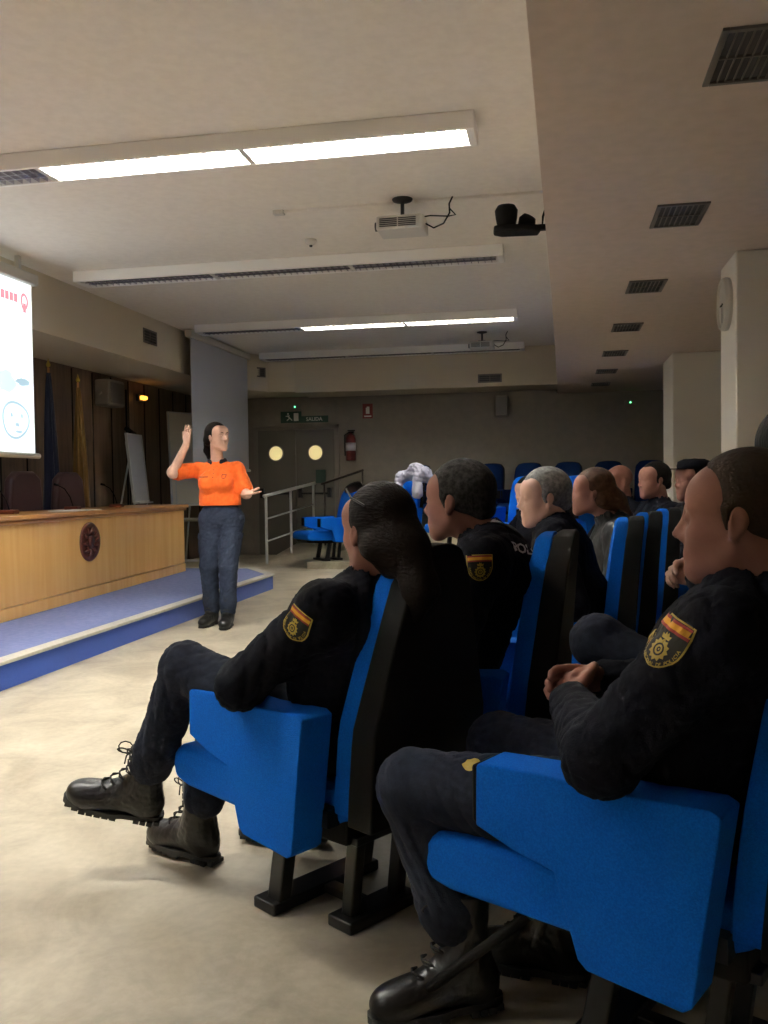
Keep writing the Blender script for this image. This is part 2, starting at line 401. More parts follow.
def sdf_head(s, M, f=1.0, female=False):
    """x forward, y left, z up, origin between the ears"""
    P = lambda x, y, z: np.array((M @ Vector((x*f, y*f, z*f)))[:])
    R = M.to_3x3()
    def ell(c, r, k, op='u', rot=None):
        A = M @ Matrix.Translation(Vector(c)*f) @ (rot.to_4x4() if rot else Matrix())
        s.ell((0, 0, 0), [q*f for q in r], k*f, A, op)
    cap = lambda a, b, r0, r1, k, op='u': s.cap(P(*a), P(*b), r0*f, r1*f, k*f, op=op)
    ell((-.016, 0, .034), (.098, .076, .088), .01)
    ell((.030, 0, -.018), (.062, .061, .084), .04)
    cap((.045, -.03, .045), (.045, .03, .045), .042, .042, .03)
    jw = .046 if female else .052
    for sy in (-1, 1):
        cap((.005, sy*jw, -.052), (.070, sy*.012, -.098), .020, .018, .03)
        ell((.058, sy*.036, -.026), (.026, .024, .022), .03)
        cap((.080, sy*.010, .020), (.074, sy*.044, .024), .010, .009, .016)
    ell((.078, 0, -.098), (.020, .022, .017), .02)
    for sy in (-1, 1):
        ell((.098, sy*.031, .003), (.017, .017, .012), .014, 's')
    ell((.062, 0, -.056), (.032, .034, .034), .03)
    cap((.088, 0, .014), (.113, 0, -.027), .0070, .0092, .014)
    for sy in (-1, 1):
        ell((.099, sy*.011, -.034), (.010, .008, .008), .010)
        ell((.084, sy*.030, .004), (.012, .0135, .0115), .005)
    cap((.090, -.015, -.061), (.090, .015, -.061), .0072, .0072, .012)
    cap((.088, -.013, -.070), (.088, .013, -.070), .0080, .0080, .012)
    cap((.1025, -.016, -.0655), (.1025, .016, -.0655), .0014, .0014, .002, 's')
    for sy in (-1, 1):
        rot = Euler((0, -.25, sy*.35)).to_matrix()
        ell((-.004, sy*.079, -.004), (.0175, .008, .030), .006, 'u', rot)
        ell((-.001, sy*.088, -.001), (.010, .006, .020), .006, 's', rot)
        ell((.003, sy*.079, -.030), (.009, .006, .010), .006)
    return s


def sdf_hand(s, M, side=1, curl=(.5, .5, .5, .5), thumb=.4, f=1.0, spread=0.06):
    """x along the fingers, z the back of the hand, y left; side=+1: thumb on +y"""
    P = lambda p: np.array((M @ (Vector(p)*f))[:])
    s.ell((.045*f, 0, 0), (.050*f, .040*f, .0150*f), .012*f, M)
    s.cap(P((-.02, 0, 0)), P((.02, 0, 0)), .024*f, .024*f, .02*f, lat=M.to_3x3() @ Vector((0, 0, 1)), sc=.75)
    for k in range(4):
        y = (.030, .0105, -.0095, -.0285)[k]*side; L = (.072, .080, .074, .058)[k]; b = Vector((.083 - .006*(k == 3), y, .001))
        a = -curl[k]*.5; sp = (1.5-k)*spread*side; rr = (.0092, .0095, .009, .008)[k]
        p = b - Vector((.02, 0, 0))
        s.cap(P(p), P(b), rr*f, rr*f, .008*f)
        for j, q in enumerate((.43, .31, .26)):
            d = Vector((math.cos(a)*math.cos(sp), math.cos(a)*math.sin(sp), math.sin(a)))
            e = b + d*L*q
            s.cap(P(b), P(e), (rr - .0007*j)*f, (rr - .0007*(j+1))*f, .0025*f); b = e; a -= curl[k]
    b = Vector((.014, .026*side, -.006)); yw = .85 - thumb*.5
    for j, q in enumerate((.040, .034, .027)):
        d = Vector((math.cos(yw), math.sin(yw)*side, -.25 - .2*thumb)).normalized()
        e = b + d*q
        s.cap(P(b), P(e), (.0145 - .002*j)*f, (.0125 - .0015*j)*f, .006*f); b = e; yw -= .15 + .25*thumb


def frame(p, x, z):
    x = Vector(x).normalized(); z = Vector(z); z = (z - x*z.dot(x)).normalized(); y = z.cross(x)
    m = Matrix((x, y, z)).transposed().to_4x4(); m.translation = Vector(p); return m


def make_boot_meshes():
    s = Sdf((-.10, -.08, -.01), (.25, .08, .30), .0045)
    s.ell((-.025, 0, .058), (.048, .036, .055), .02)
    s.cap((-.01, 0, .058), (.14, 0, .045), .036, .036, .03, lat=(0, 1, 0), sc=1.12)
    s.ell((.158, 0, .046), (.060, .047, .041), .025)
    s.cap((.005, 0, .115), (.105, 0, .060), .041, .034, .035)
    s.cap((0, 0, .10), (-.006, 0, .27), .044, .053, .04)
    s.crumple(.0016, 110, 3, lambda p: (p[:, 2] > .06).astype(float) * (p[:, 0] < .13))
    s.plane((0, 0, .262), (0, 0, 1)); s.plane((0, 0, .022), (0, 0, -1))
    boot = s.mesh('boot')
    mb = MB()
    def outline(g=0.0):
        pts = []
        for t in range(28):
            a = 2*PI*t/28; x = .072 + (.148+g)*math.cos(a); wd = .047+g if x > .06 else .038+g
            y = wd*math.copysign(abs(math.sin(a))**.75, math.sin(a)); pts.append((x, y))
        return pts
    mb.prism(outline(.003), .014, .030, 'z')
    heel = [(x, y) for x, y in outline(.002) if x < .012] ; heel.sort(key=lambda p: math.atan2(p[1], p[0]+.03) % (2*PI))
    for x0 in (-.072, -.052, -.032, -.012):
        hw = .028 if x0 < -.06 else .038
        mb.box((x0, -hw, .003), (x0+.0165, hw, .016))
    for x0 in (.055, .078, .101, .124, .147, .170, .193):
        hw = .045 - max(0, x0-.15)*.45
        mb.box((x0, -hw, 0.004), (x0+.0185, hw, .016))
    sole = mb
    lc = MB()
    for i in range(7):
        t = i/6; z = .098 + .14*t; x = (.112 - .062*min(1, t*2.2)) + .004 - .004*max(0, t-.5)
        w = .026
        lc.tube([(x-.012, -w, z), (x+.003, -w*.5, z+.006), (x+.006, 0, z+.004), (x+.003, w*.5, z-.003), (x-.012, w, z)], .0024, 6)
        lc.tube([(x-.012, w, z), (x+.003, w*.5, z+.008), (x+.007, 0, z+.006), (x+.003, -w*.5, z+.0), (x-.012, -w, z)], .0024, 6)
    for sy, L in ((-1, .045), (1, .035)):
        c = Vector((.052, 0, .238)); pts = []
        for k in range(11):
            a = 2*PI*k/10 + PI
            pts.append(c + Vector((.022+.022*math.cos(a)*1.0, sy*(.008+.006*math.sin(a)), (L*.42)*math.sin(a)*1.0 - .010*k/10)))
        lc.tube(pts, .0022, 6)
    lc.tube([(.052, .005, .236), (.066, .014, .222), (.066, .018, .195)], .0022, 6)
    lc.tube([(.052, -.005, .236), (.07, -.012, .225), (.068, -.014, .205)], .0022, 6)
    def tomesh(m, n):
        bmesh.ops.recalc_face_normals(m.bm, faces=m.bm.faces)
        me = bpy.data.meshes.new(n); m.bm.to_mesh(me); m.bm.free(); return me
    sm = tomesh(sole, 'sole'); lm = tomesh(lc, 'laces'); lm.polygons.foreach_set('use_smooth', [True]*len(lm.polygons))
    boot.materials.append(M_boot); sm.materials.append(M_rubber); lm.materials.append(M_lace)
    return boot, sm, lm


BOOT = make_boot_meshes()


def boots(root, ank, toe, up, low=False):
    """ank: ankle joint; toe: toe direction; up: shaft direction"""
    M = frame((0, 0, 0), toe, up); M.translation = Vector(ank) - (M.to_3x3() @ Vector((0, 0, .115)))
    b = bpy.data.objects.new('boot', BOOT[0]); COL.objects.link(b); b.parent = root; b.matrix_local = M
    so = bpy.data.objects.new('sole', BOOT[1]); COL.objects.link(so); so.parent = b
    if not low:
        la = bpy.data.objects.new('laces', BOOT[2]); COL.objects.link(la); la.parent = b
    return b


def hair_mesh(style):
    s = Sdf((-.24, -.13, -.26), (.13, .13, .16), .0045)
    if style in ('short', 'receding', 'crop'):
        t = .010 if style == 'short' else .006
        s.ell((-.018, 0, .038), (.098+t, .077+t, .088+t), .01)
        s.cap((-.085, -.02, -.03), (-.085, .02, -.03), .028, .028, .03)
        if style == 'receding':
            s.ell((.105, 0, .045), (.072, .085, .075), .012, op='s')
            s.ell((.085, 0, -.05), (.075, .12, .078), .012, op='s')
        else:
            s.ell((.125, 0, .02), (.078, .085, .070), .012, op='s')
            s.ell((.080, 0, -.055), (.072, .12, .085), .012, op='s')
        for sy in (-1, 1):
            s.cap((.012, sy*.073, .02), (.012, sy*.074, -.012), .011, .008, .01)
            s.ell((-.004, sy*.085, -.006), (.020, .016, .030), .004, op='s')
        s.plane((-.06, 0, -.072), (.25, 0, -1))
        s.crumple(.0007, 150, 5, ax=(1, 1, .4))
    else:
        s.ell((-.020, 0, .040), (.104, .086, .094), .01)
        s.cap((-.085, -.025, -.02), (-.085, .025, -.02), .045, .045, .03)
        s.ell((.128, 0, .01), (.082, .088, .078), .012, op='s')
        s.ell((.086, 0, -.055), (.080, .12, .085), .015, op='s')
        for sy in (-1, 1): s.ell((-.002, sy*.090, -.010), (.018, .014, .026), .004, op='s')
        if style == 'ponytail':
            s.ell((-.118, 0, .0), (.032, .032, .036), .01)
            s.cap((-.125, 0, -.02), (-.150, .01, -.10), .036, .030, .02)
            s.cap((-.150, .01, -.10), (-.140, .015, -.19), .030, .010, .02)
        if style == 'low_bun':
            s.ell((-.100, 0, -.035), (.062, .068, .062), .03)
            s.cap((-.045, -.045, -.035), (-.045, .045, -.035), .045, .045, .03)
            s.ell((-.075, 0, -.085), (.050, .052, .045), .03)
            s.cap((-.13, 0, -.05), (-.165, .0, -.145), .052, .045, .03)
            s.cap((-.165, 0, -.145), (-.150, .0, -.215), .045, .02, .03)
        s.crumple(.0012, 120, 8, ax=(1, .4, .5))
    return s.mesh('hair')


HAIR = {}
def hair(root, M, style, m, f=1.0):
    if style is None: return
    if (style, m.name) not in HAIR:
        me = hair_mesh(style); me.materials.append(m); HAIR[(style, m.name)] = me
    o = bpy.data.objects.new('hair', HAIR[(style, m.name)]); COL.objects.link(o); o.parent = root
    o.matrix_local = M @ Matrix.Scale(f, 4)
    return o


def eyes(root, M, f):
    for sy in (-1, 1):
        mb = MB(); c = Vector((.0815, sy*.030, .004))*f
        prof = [(0, -.0115)] + [(.0115*math.sin(a), -.0115*math.cos(a)) for a in np.linspace(.3, PI-.3, 8)] + [(0, .0115)]
        mb.lathe([(r*f, z*f) for r, z in prof], 16, M @ lookM(c, (1, sy*.06, 0), (0, 0, 1)))
        e = mb.build('eye', M_eye, root, smooth=True)
        ir = MB(); ir.lathe([(0, .0121*f), (.0045*f, .0118*f), (.0056*f, .0106*f)], 14, M @ lookM(c, (1, sy*.06, 0), (0, 0, 1)))
        ir.build('iris', M_iris, e, smooth=True)
        br = MB(); br.tube([M @ (Vector(q)*f) for q in ((.097, sy*.014, .026), (.094, sy*.030, .032), (.083, sy*.048, .027))], [.0022*f, .0032*f, .0015*f], 6)
        br.build('eyebrow', M_haird, root, smooth=True)


def pose(lean=0.0, side=0.0, head=(.02, 0, 1.09), w=.185, **kw):
    """seated skeleton in the seat's own frame: x forward, y left, z up, metres"""
    J = dict(pelvis=V3(.12, 0, .515), waist=V3(.06+lean*.35, side*.3, .66), chest=V3(-.02+lean*.8, side*.8, .82),
             neck=V3(head[0]-.045, head[1], head[2]-.13), head=V3(*head), yaw=0.0, nod=0.0, tilt=0.0,
             hipL=V3(.14, .10, .50), hipR=V3(.14, -.10, .50), knL=V3(.60, .15, .50), knR=V3(.60, -.15, .50),
             anL=V3(.58, .15, .125), anR=V3(.58, -.15, .125), toeL=V3(1, .15, 0), toeR=V3(1, -.15, 0), upL=V3(0, 0, 1), upR=V3(0, 0, 1))
    c = J['chest']
    J.update(shL=V3(c[0]+.015, w+side, .90), shR=V3(c[0]+.015, -w+side, .90),
             elL=V3(.18+lean, .27, .665), elR=V3(.18+lean, -.27, .665), wrL=V3(.36+lean*.6, .07, .66), wrR=V3(.37+lean*.6, -.05, .67),
             hdL=V3(.7, -.7, -.05), hdR=V3(.7, .7, -.05), hnL=V3(.2, .3, 1), hnR=V3(.2, -.3, 1), curl=.45)
    J.update(kw)
    return J


def bounds(J, keys, pad):
    a = np.array([J[k] for k in keys]); return a.min(0) - pad, a.max(0) + pad


def build_person(root, J, h=.006, skin=None, top=None, trousers=None, hairstyle='short', hairm=None, female=False,
                 bulk=1.0, sleeve=1.0, seed=1, polo=False, face=False, boots_low=False, collarm=None, collar_name='collar', hf=1.0, tf=1.0):
    skin = skin or M_skin
    lat = J['shL'] - J['shR']; lat = lat/np.linalg.norm(lat)
    hlat = J['hipL'] - J['hipR']; hlat = hlat/np.linalg.norm(hlat)
    Mh = Matrix.Translation(Vector(J['head'])) @ Euler((J['tilt'], J['nod'], J['yaw']), 'XYZ').to_matrix().to_4x4()
    f = (.94 if female else 1.0)*hf
    # ---- the body: one continuous surface
    keys = ['pelvis', 'head', 'neck', 'shL', 'shR', 'elL', 'elR', 'wrL', 'wrR', 'hipL', 'hipR', 'knL', 'knR', 'anL', 'anR']
    lo, hi = bounds(J, keys, .17); hi[2] = max(hi[2], J['head'][2]+.16)
    s = Sdf(lo, hi, h)
    s.cap(J['pelvis'], J['waist'], .085, .075, .04, hlat, 1.3)
    s.cap(J['waist'], J['chest'], .075, .085, .04, lat, 1.35)
    s.cap(J['shR'], J['shL'], .045, .045, .04)
    nb = (J['shL']+J['shR'])/2 + V3(0, 0, .035)
    s.cap(J['chest'], nb, .07, .055, .05)
    hb = np.array((Mh @ Vector((-.022, 0, -.055)))[:])
    rn = .050 if female else .060
    s.cap(nb, hb, rn*1.08, rn*.95, .03)
    for a in 'LR':
        s.cap(J['hip'+a], J['kn'+a], .062, .045, .03); s.cap(J['kn'+a], J['an'+a], .045, .034, .03)
        s.cap(J['sh'+a], J['el'+a], .040, .034, .03); s.cap(J['el'+a], J['wr'+a], .042 if polo else .034, .026 if polo else .0235, .02)
        s.cap(J['an'+a], J['an'+a] + J['toe'+a]/np.linalg.norm(J['toe'+a])*.10 + V3(0, 0, -.05), .026, .022, .02)
        if polo: s.cap(J['sh'+a], J['el'+a], .048, .044, .03)
    sdf_head(s, Mh, f, female)
    for a, sd in (('L', -1), ('R', 1)):
        M = frame(J['wr'+a], J['hd'+a], J['hn'+a])
        cu = J.get('curl'+a, J['curl']); cu = cu if isinstance(cu, tuple) else (cu*.8, cu, cu*1.1, cu*1.2)
        sdf_hand(s, M, sd, cu, J.get('thumb'+a, .5), (.92 if female else 1.02), J.get('spread'+a, .05))
    body = link('body', s.mesh('body'), skin, root)
    # ---- trousers
    keys = ['pelvis', 'hipL', 'hipR', 'knL', 'knR', 'anL', 'anR', 'waist']
    lo, hi = bounds(J, keys, .16)
    s = Sdf(lo, hi, h)
    s.cap(J['hipR'], J['hipL'], (.093 if polo else .105)*bulk, (.093 if polo else .105)*bulk, .05)
    s.cap(J['pelvis'], J['waist']*.7 + J['pelvis']*.3, .112*bulk, .098*bulk, .05, hlat, 1.3)
    for a in 'LR':
        s.cap(J['hip'+a], J['kn'+a], .094*bulk*tf, .071*bulk*tf, .035); s.cap(J['kn'+a], J['an'+a] + (J['kn'+a]-J['an'+a])*J.get('hem', .36), .071*bulk*tf, .060*bulk*tf, .02)
        d = (J['an'+a]-J['kn'+a]); d = d/np.linalg.norm(d)
        e = J['an'+a] - d*J.get('hemdrop', .085)
        s.cap(J['an'+a] + (J['kn'+a]-J['an'+a])*J.get('hem', .36), e, .060*bulk*tf, .062*tf, .03)
        if not polo:
            s.ell(tuple(J['hip'+a]*.45+J['kn'+a]*.55 + (V3(0, .06, 0) if a == 'L' else V3(0, -.06, 0))), (.085, .038, .06), .03)
    s.crumple(.0042, 62, seed+40, ax=(1, .6, 1))
    if polo: s.plane(J['waist'] + V3(0, 0, -.012), V3(0, 0, 1))
    tr = link('trousers', s.mesh('trousers'), trousers or M_trouser, root)
    # ---- top
    keys = ['pelvis', 'neck', 'shL', 'shR', 'elL', 'elR', 'wrL', 'wrR']
    lo, hi = bounds(J, keys, .19)
    s = Sdf(lo, hi, h); B = bulk
    if not polo:
        s.cap(J['pelvis']+V3(0, 0, .02), J['waist'], .122*B, .118*B, .05, hlat, 1.35)
        s.cap(J['waist'], J['chest'], .118*B, .122*B, .05, lat, 1.4)
        s.cap(J['shR'], J['shL'], .072*B, .072*B, .06)
        s.cap(J['chest'], nb, .10*B, .072, .06, lat, 1.1)
        for a in 'LR':
            w = J['wr'+a]; d = J['wr'+a]-J['el'+a]; d = d/np.linalg.norm(d)
            s.cap(J['sh'+a], J['el'+a], .070*B*sleeve, .062*B*sleeve, .035); s.cap(J['el'+a], w - d*.02, .062*B*sleeve, .041*B, .02)
        s.cap(nb + V3(0, 0, -.01), nb*.62 + hb*.38 + V3(0, 0, .0), .078*B, .070, .015)
        s.crumple(.0055, 55, seed, ax=(1, 1, .8))
        s.cap(nb*.8+hb*.2, hb + V3(0, 0, .05), .060, .062, .004, op='s')
        for a in 'LR':
            d = J['wr'+a]-J['el'+a]; d = d/np.linalg.norm(d)
            s.cap(J['wr'+a]+d*.002, J['wr'+a]+d*.03, .032, .036, .003, op='s')
        nm = 'jacket'
    else:
        s.cap(J['pelvis']+V3(0, 0, .10), J['waist'], .104*B, .106*B, .05, hlat, 1.42)
        s.cap(J['waist'], J['chest'], .104*B, .108*B, .05, lat, 1.38)
        s.cap(J['shR'], J['shL'], .053*B, .053*B, .06)
        s.cap(J['chest'], nb, .09*B, .064, .05, lat, 1.1)
        if female:
            fw = np.cross(lat, V3(0, 0, 1))
            for q in (-1, 1): s.ell(tuple(J['chest'] + fw*.085 + lat*q*.075 + V3(0, 0, -.03)), (.055, .055, .055), .05)
        for a in 'LR':
            e = J['sh'+a]*.18 + J['el'+a]*.82
            s.cap(J['sh'+a], e, .055*B, .066*B, .03)
        s.crumple(.0038, 50, seed, ax=(1, 1, .6))
        for a in 'LR':
            d = J['el'+a]-J['sh'+a]; d = d/np.linalg.norm(d); e = J['sh'+a]*.18 + J['el'+a]*.82
            s.cap(e + d*.045, e + d*.12, .055, .09, .004, op='s')
        s.cap(nb, hb + V3(0, 0, .05), .058, .060, .004, op='s')
        # tucked in: bloused just above the belt
        s.plane(J['waist'] + V3(0, 0, -.035), V3(0, 0, -1))
        nm = 'polo_shirt'
    jk = link(nm, s.mesh(nm), top or M_uniform, root)
    # ---- collar
    if collarm:
        s = Sdf(nb - .14, nb + V3(.14, .14, .16), .005)
        ax = hb - nb; ax = ax/np.linalg.norm(ax)
        fwd = np.cross(lat, V3(0, 0, 1)); fwd /= np.linalg.norm(fwd)
        s.cap(nb + ax*.0, nb + ax*.055, .084, .066, .01, lat, 1.12)
        s.cap(nb - ax*.02, nb + ax*.12, .066, .060, .004, op='s')
        s.plane(nb - ax*.008, -ax)
        s.plane(nb + ax*.052, ax)
        s.cap(nb + fwd*.10 - ax*.05, nb + fwd*.06 + ax*.10, .028, .045, .004, op='s')
        link(collar_name, s.mesh('collar'), collarm, jk)
    hair(root, Mh, hairstyle, hairm or M_hairb, f)
    if face: eyes(root, Mh, f)
    for a in 'LR': boots(root, J['an'+a], J['toe'+a], J['up'+a], boots_low)
    return body, tr, jk, Mh


# ------------------------------------------------------------------ cloth badges laid on a curved surface
class Decal:
    def __init__(s, target, centre, normal, up):
        me = target.data; s.bvh = BVHTree.FromPolygons([v.co for v in me.vertices], [p.vertices for p in me.polygons])
        s.n = Vector(normal).normalized(); s.y = (Vector(up) - s.n*Vector(up).dot(s.n)).normalized(); s.x = s.y.cross(s.n)
        s.c = Vector(centre); s.V = []; s.F = []; s.mi = []; s.mats = []; s.parent = target
        h = s.bvh.ray_cast(s.c + s.n*.25, -s.n)
        if h[0] is not None: s.c = h[0]
    def pt(s, x, y, off):
        q = s.c + s.x*x + s.y*y
        h = s.bvh.ray_cast(q + s.n*.05, -s.n, .12)
        p = h[0] if h[0] is not None else (s.bvh.find_nearest(q)[0] or q)
        s.V.append(tuple(p + s.n*off)); return len(s.V)-1
    def m(s, m):
        if m not in s.mats: s.mats.append(m)
        return s.mats.index(m)
    def rings(s, poly, m, off, c=(0, 0), inner=0.0, n=5):
        k = s.m(m); prev = None
        for i in range(n+1):
            t = 1 - (1-inner)*i/n
            if t < 1e-4: t = .01
            cur = [s.pt(c[0]+(x-c[0])*t, c[1]+(y-c[1])*t, off) for x, y in poly]
            if prev:
                for j in range(len(poly)):
                    s.F.append((prev[j], prev[(j+1) % len(poly)], cur[(j+1) % len(poly)], cur[j])); s.mi.append(k)
            prev = cur
    def quad(s, a, b, m, off, n=10):
        """a, b: polylines' end pairs ((x,y),(x,y)) lower and upper edge"""
        k = s.m(m); P = []
        for i in range(n+1):
            t = i/n
            P.append((s.pt(a[0][0]*(1-t)+a[1][0]*t, a[0][1]*(1-t)+a[1][1]*t, off), s.pt(b[0][0]*(1-t)+b[1][0]*t, b[0][1]*(1-t)+b[1][1]*t, off)))
        for p, q in zip(P, P[1:]): s.F.append((p[0], q[0], q[1], p[1])); s.mi.append(k)
    def glyph(s, ch, x, y, ang, size, m, off):
        V, F = glyph_mesh(ch); k = s.m(m); ca, sa = math.cos(ang), math.sin(ang)
        ids = [s.pt(x + (vx*ca - vy*sa)*size, y + (vx*sa + vy*ca)*size, off) for vx, vy in V]
        for f in F: s.F.append(tuple(ids[i] for i in f)); s.mi.append(k)
    def build(s, name, label=None):
        me = bpy.data.meshes.new(name); me.from_pydata(s.V, [], s.F)
        for m in s.mats: me.materials.append(m)
        me.polygons.foreach_set('material_index', s.mi); me.update()
        o = bpy.data.objects.new(name, me); COL.objects.link(o); o.parent = s.parent
        if label: o['label'] = label
        return o


GL = {}
def glyph_mesh(ch, bold=True):
    if ch in GL: return GL[ch]
    cu = bpy.data.curves.new('g', 'FONT'); cu.body = ch; cu.align_x = 'CENTER'; cu.size = 1.0; cu.resolution_u = 2; cu.offset = .02
    o = bpy.data.objects.new('g', cu); COL.objects.link(o)
    dg = bpy.context.evaluated_depsgraph_get(); dg.update()
    me = bpy.data.meshes.new_from_object(o.evaluated_get(dg))
    r = ([(v.co.x, v.co.y-.35) for v in me.vertices], [tuple(p.vertices) for p in me.polygons])
    bpy.data.objects.remove(o); bpy.data.meshes.remove(me); bpy.data.curves.remove(cu)
    GL[ch] = r
    return r


def text_mesh(name, body, size, M, m, parent=None, ext=0.001, width=1.0):
    cu = bpy.data.curves.new('t', 'FONT'); cu.body = body; cu.align_x = 'CENTER'; cu.align_y = 'CENTER'; cu.size = size; cu.extrude = ext; cu.offset = size*.015; cu.resolution_u = 3
    o = bpy.data.objects.new('t', cu); COL.objects.link(o)
    dg = bpy.context.evaluated_depsgraph_get(); dg.update()
    me = bpy.data.meshes.new_from_object(o.evaluated_get(dg)); bpy.data.objects.remove(o)
    me.transform(Matrix.Diagonal((width, 1, 1, 1))); me.transform(M); me.name = name
    me.materials.clear()
    return link(name, me, m, parent)


def shield_poly(w, hgt, n=14):
    """flat top, rounded bottom"""
    p = [(-w, hgt), (w, hgt)]
    for i in range(n+1):
        a = PI*i/n
        p.append((w*math.cos(a)*1.0, .0 - hgt*1.0*math.sin(a)**1.15 + (.18*hgt)))
    # flat sides run down from the top corners
    q = [(-w*.5, hgt), (0, hgt), (w*.5, hgt), (w, hgt), (w, hgt*.6)] + p[2:] + [(-w, hgt*.6), (-w, hgt)]
    return q


def sleeve_badge(jk, c, n, up, w=.036, label='shield badge with red and yellow band on top'):
    d = Decal(jk, c, n, up); H = w*1.12
    out = shield_poly(w, H)
    d.rings(out, M_gold, .0018); inn = [(x*.93, y*.94) for x, y in out]
    d.rings(inn, M_patchblk, .0030, n=7)
    y1, y0 = H*.92, H*.50
    hh = (y1-y0)/4
    for k, m in ((0, M_patchred), (1, M_patchyel), (2, M_patchyel), (3, M_patchred)):
        d.quad(((-w*.92, y0+hh*k), (w*.92, y0+hh*k)), ((-w*.92, y0+hh*(k+1)), (w*.92, y0+hh*(k+1))), m, .0050, 16)
    cx, cy = 0, -H*.20
    star = [(cx + w*(.46 if i % 2 == 0 else .36)*math.cos(PI*i/12), cy + w*(.46 if i % 2 == 0 else .36)*math.sin(PI*i/12)) for i in range(24)]
    d.rings(star, M_gold, .0046, (cx, cy), 0, 3)
    circ = lambda r, x=0, y=0: [(cx+x+r*math.cos(PI*i/10), cy+y+r*math.sin(PI*i/10)) for i in range(20)]
    d.rings(circ(w*.25), M_patchblk, .0054, (cx, cy), .72, 1)
    d.rings(circ(w*.10), M_patchblk, .0054, (cx, cy), .4, 1)
    cr = [(cx-w*.20, cy+w*.44), (cx-w*.26, cy+w*.62), (cx-w*.12, cy+w*.58), (cx-w*.06, cy+w*.72), (cx, cy+w*.62), (cx+w*.06, cy+w*.72), (cx+w*.12, cy+w*.58), (cx+w*.26, cy+w*.62), (cx+w*.20, cy+w*.44)]
    d.rings(cr, M_gold, .0046, (cx, cy+w*.52), 0, 2)
    txt = 'CUERPO NACIONAL DE POLICIA'
    for i, ch in enumerate(txt):
        if ch == ' ': continue
        t = PI*1.02 + PI*.96*i/(len(txt)-1)
        ex, ey = w*.80*math.cos(t), H*.12 + H*.86*math.sin(t)*.97
        d.glyph(ch, ex, ey, math.atan2(ey-H*.12, ex)+PI/2, w*.19, M_gold, .0052)
    return d.build('sleeve_badge', label)
# ------------------------------------------------------------------ the room
def slab(name, a, b, m, **k): return struct(MB().box(a, b).build(name, m, **k))
XR, YN, YB, ZC, ZS, ZL = 4.6, -2.6, 14.2, 3.2, 2.56, 2.64
slab('floor', (-6.2, YN, -.12), (XR+.2, YB+.2, 0), M_floor)
slab('ceiling', (-4.75, YN, ZC), (0.06, 13.4, ZC+.12), M_ceil)
slab('wall_back', (-6.2, YB, 0), (XR+.2, YB+.15, ZC+.12), M_wall)
slab('wall_right', (XR, YN, 0), (XR+.15, YB, ZC), M_column)
slab('wall_front', (-6.2, YN-.15, 0), (XR+.2, YN, ZC+.12), M_column)
wl = struct(MB().box((-5.95, YN, 0), (-5.75, YB, ZL)).build('wall_left', M_panel))
# dropped soffits: right bay, left margin, back margin (each one solid)
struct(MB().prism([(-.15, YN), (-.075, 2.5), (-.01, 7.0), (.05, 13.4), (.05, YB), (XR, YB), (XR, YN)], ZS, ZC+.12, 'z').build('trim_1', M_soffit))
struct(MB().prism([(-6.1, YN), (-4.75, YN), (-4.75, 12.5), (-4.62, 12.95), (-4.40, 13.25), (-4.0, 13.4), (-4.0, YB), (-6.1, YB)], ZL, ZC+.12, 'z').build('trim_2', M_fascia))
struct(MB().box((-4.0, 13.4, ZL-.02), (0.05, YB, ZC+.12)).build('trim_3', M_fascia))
# vertical battens of the panelling
mb = MB()
for k in range(19): mb.box((-5.76, 5.0+k*.48, .0), (-5.742, 5.02+k*.48, ZL-.02))
struct(mb.build('trim_4', M_shell))
# columns of the right bay
for i, (x0, x1, y0, y1) in enumerate(((1.10, 1.85, 5.76, 6.26), (1.28, 1.95, 10.15, 11.0))):
    struct(MB().box((x0, y0, 0), (x1, y1, ZS)).build('wall_column', M_column, bevel=.012))
# door in the back wall
dr = struct(MB().box((-4.98, YB-.03, 0), (-4.90, YB+.0, 2.16)).box((-3.58, YB-.03, 0), (-3.50, YB, 2.16)).box((-4.98, YB-.03, 2.09), (-3.50, YB, 2.16)).build('door_1', M_doorframe, bevel=.004))
for k, (x0, x1) in enumerate(((-4.90, -4.245), (-4.235, -3.58))):
    lf = MB().box((x0, YB-.035, .01), (x1, YB-.002, 2.09)).build('door_leaf', M_door, dr, bevel=.004)
    xc = (x0+x1)/2 + (.01 if k else -.01)
    Mx = lookM((xc, YB-.036, 1.705), (0, -1, 0), (1, 0, 0))
    MB().lathe([(.118, 0), (.138, 0), (.138, .012), (.118, .016)], 32, Mx).build('porthole_rim', M_doorframe, lf, smooth=False)
    MB().lathe([(0, .002), (.118, .002)], 32, Mx).build('porthole_glass', M_port, lf)
    MB().tube([(x0+.08, YB-.10, 1.03), (x1-.08, YB-.10, 1.03)], .016, 10).box((x0+.05, YB-.11, .96), (x0+.11, YB-.03, 1.12)).box((x1-.11, YB-.11, .96), (x1-.05, YB-.03, 1.12)).build('panic_bar', M_blackmetal, lf)
    if k: MB().box((xc-.0, YB-.045, 1.20), (xc+.17, YB-.036, 1.42)).build('notice', M_green, lf)
# ramp beside the railing, and the tiers under the rear seats
struct(MB().prism([(12.1, 0), (YB, 0), (YB, .20), (13.9, .17)], -4.25, -3.42, 'x').build('floor_ramp', M_floor))
slab('floor_tier', (-3.38, 11.75, 0), (-2.45, YB, .10), M_floor)
slab('floor_tier', (-2.45, 10.75, 0), (1.0, YB, .24), M_floor)
slab('floor_tier', (-2.45, 12.45, .24), (1.0, YB, .45), M_floor)

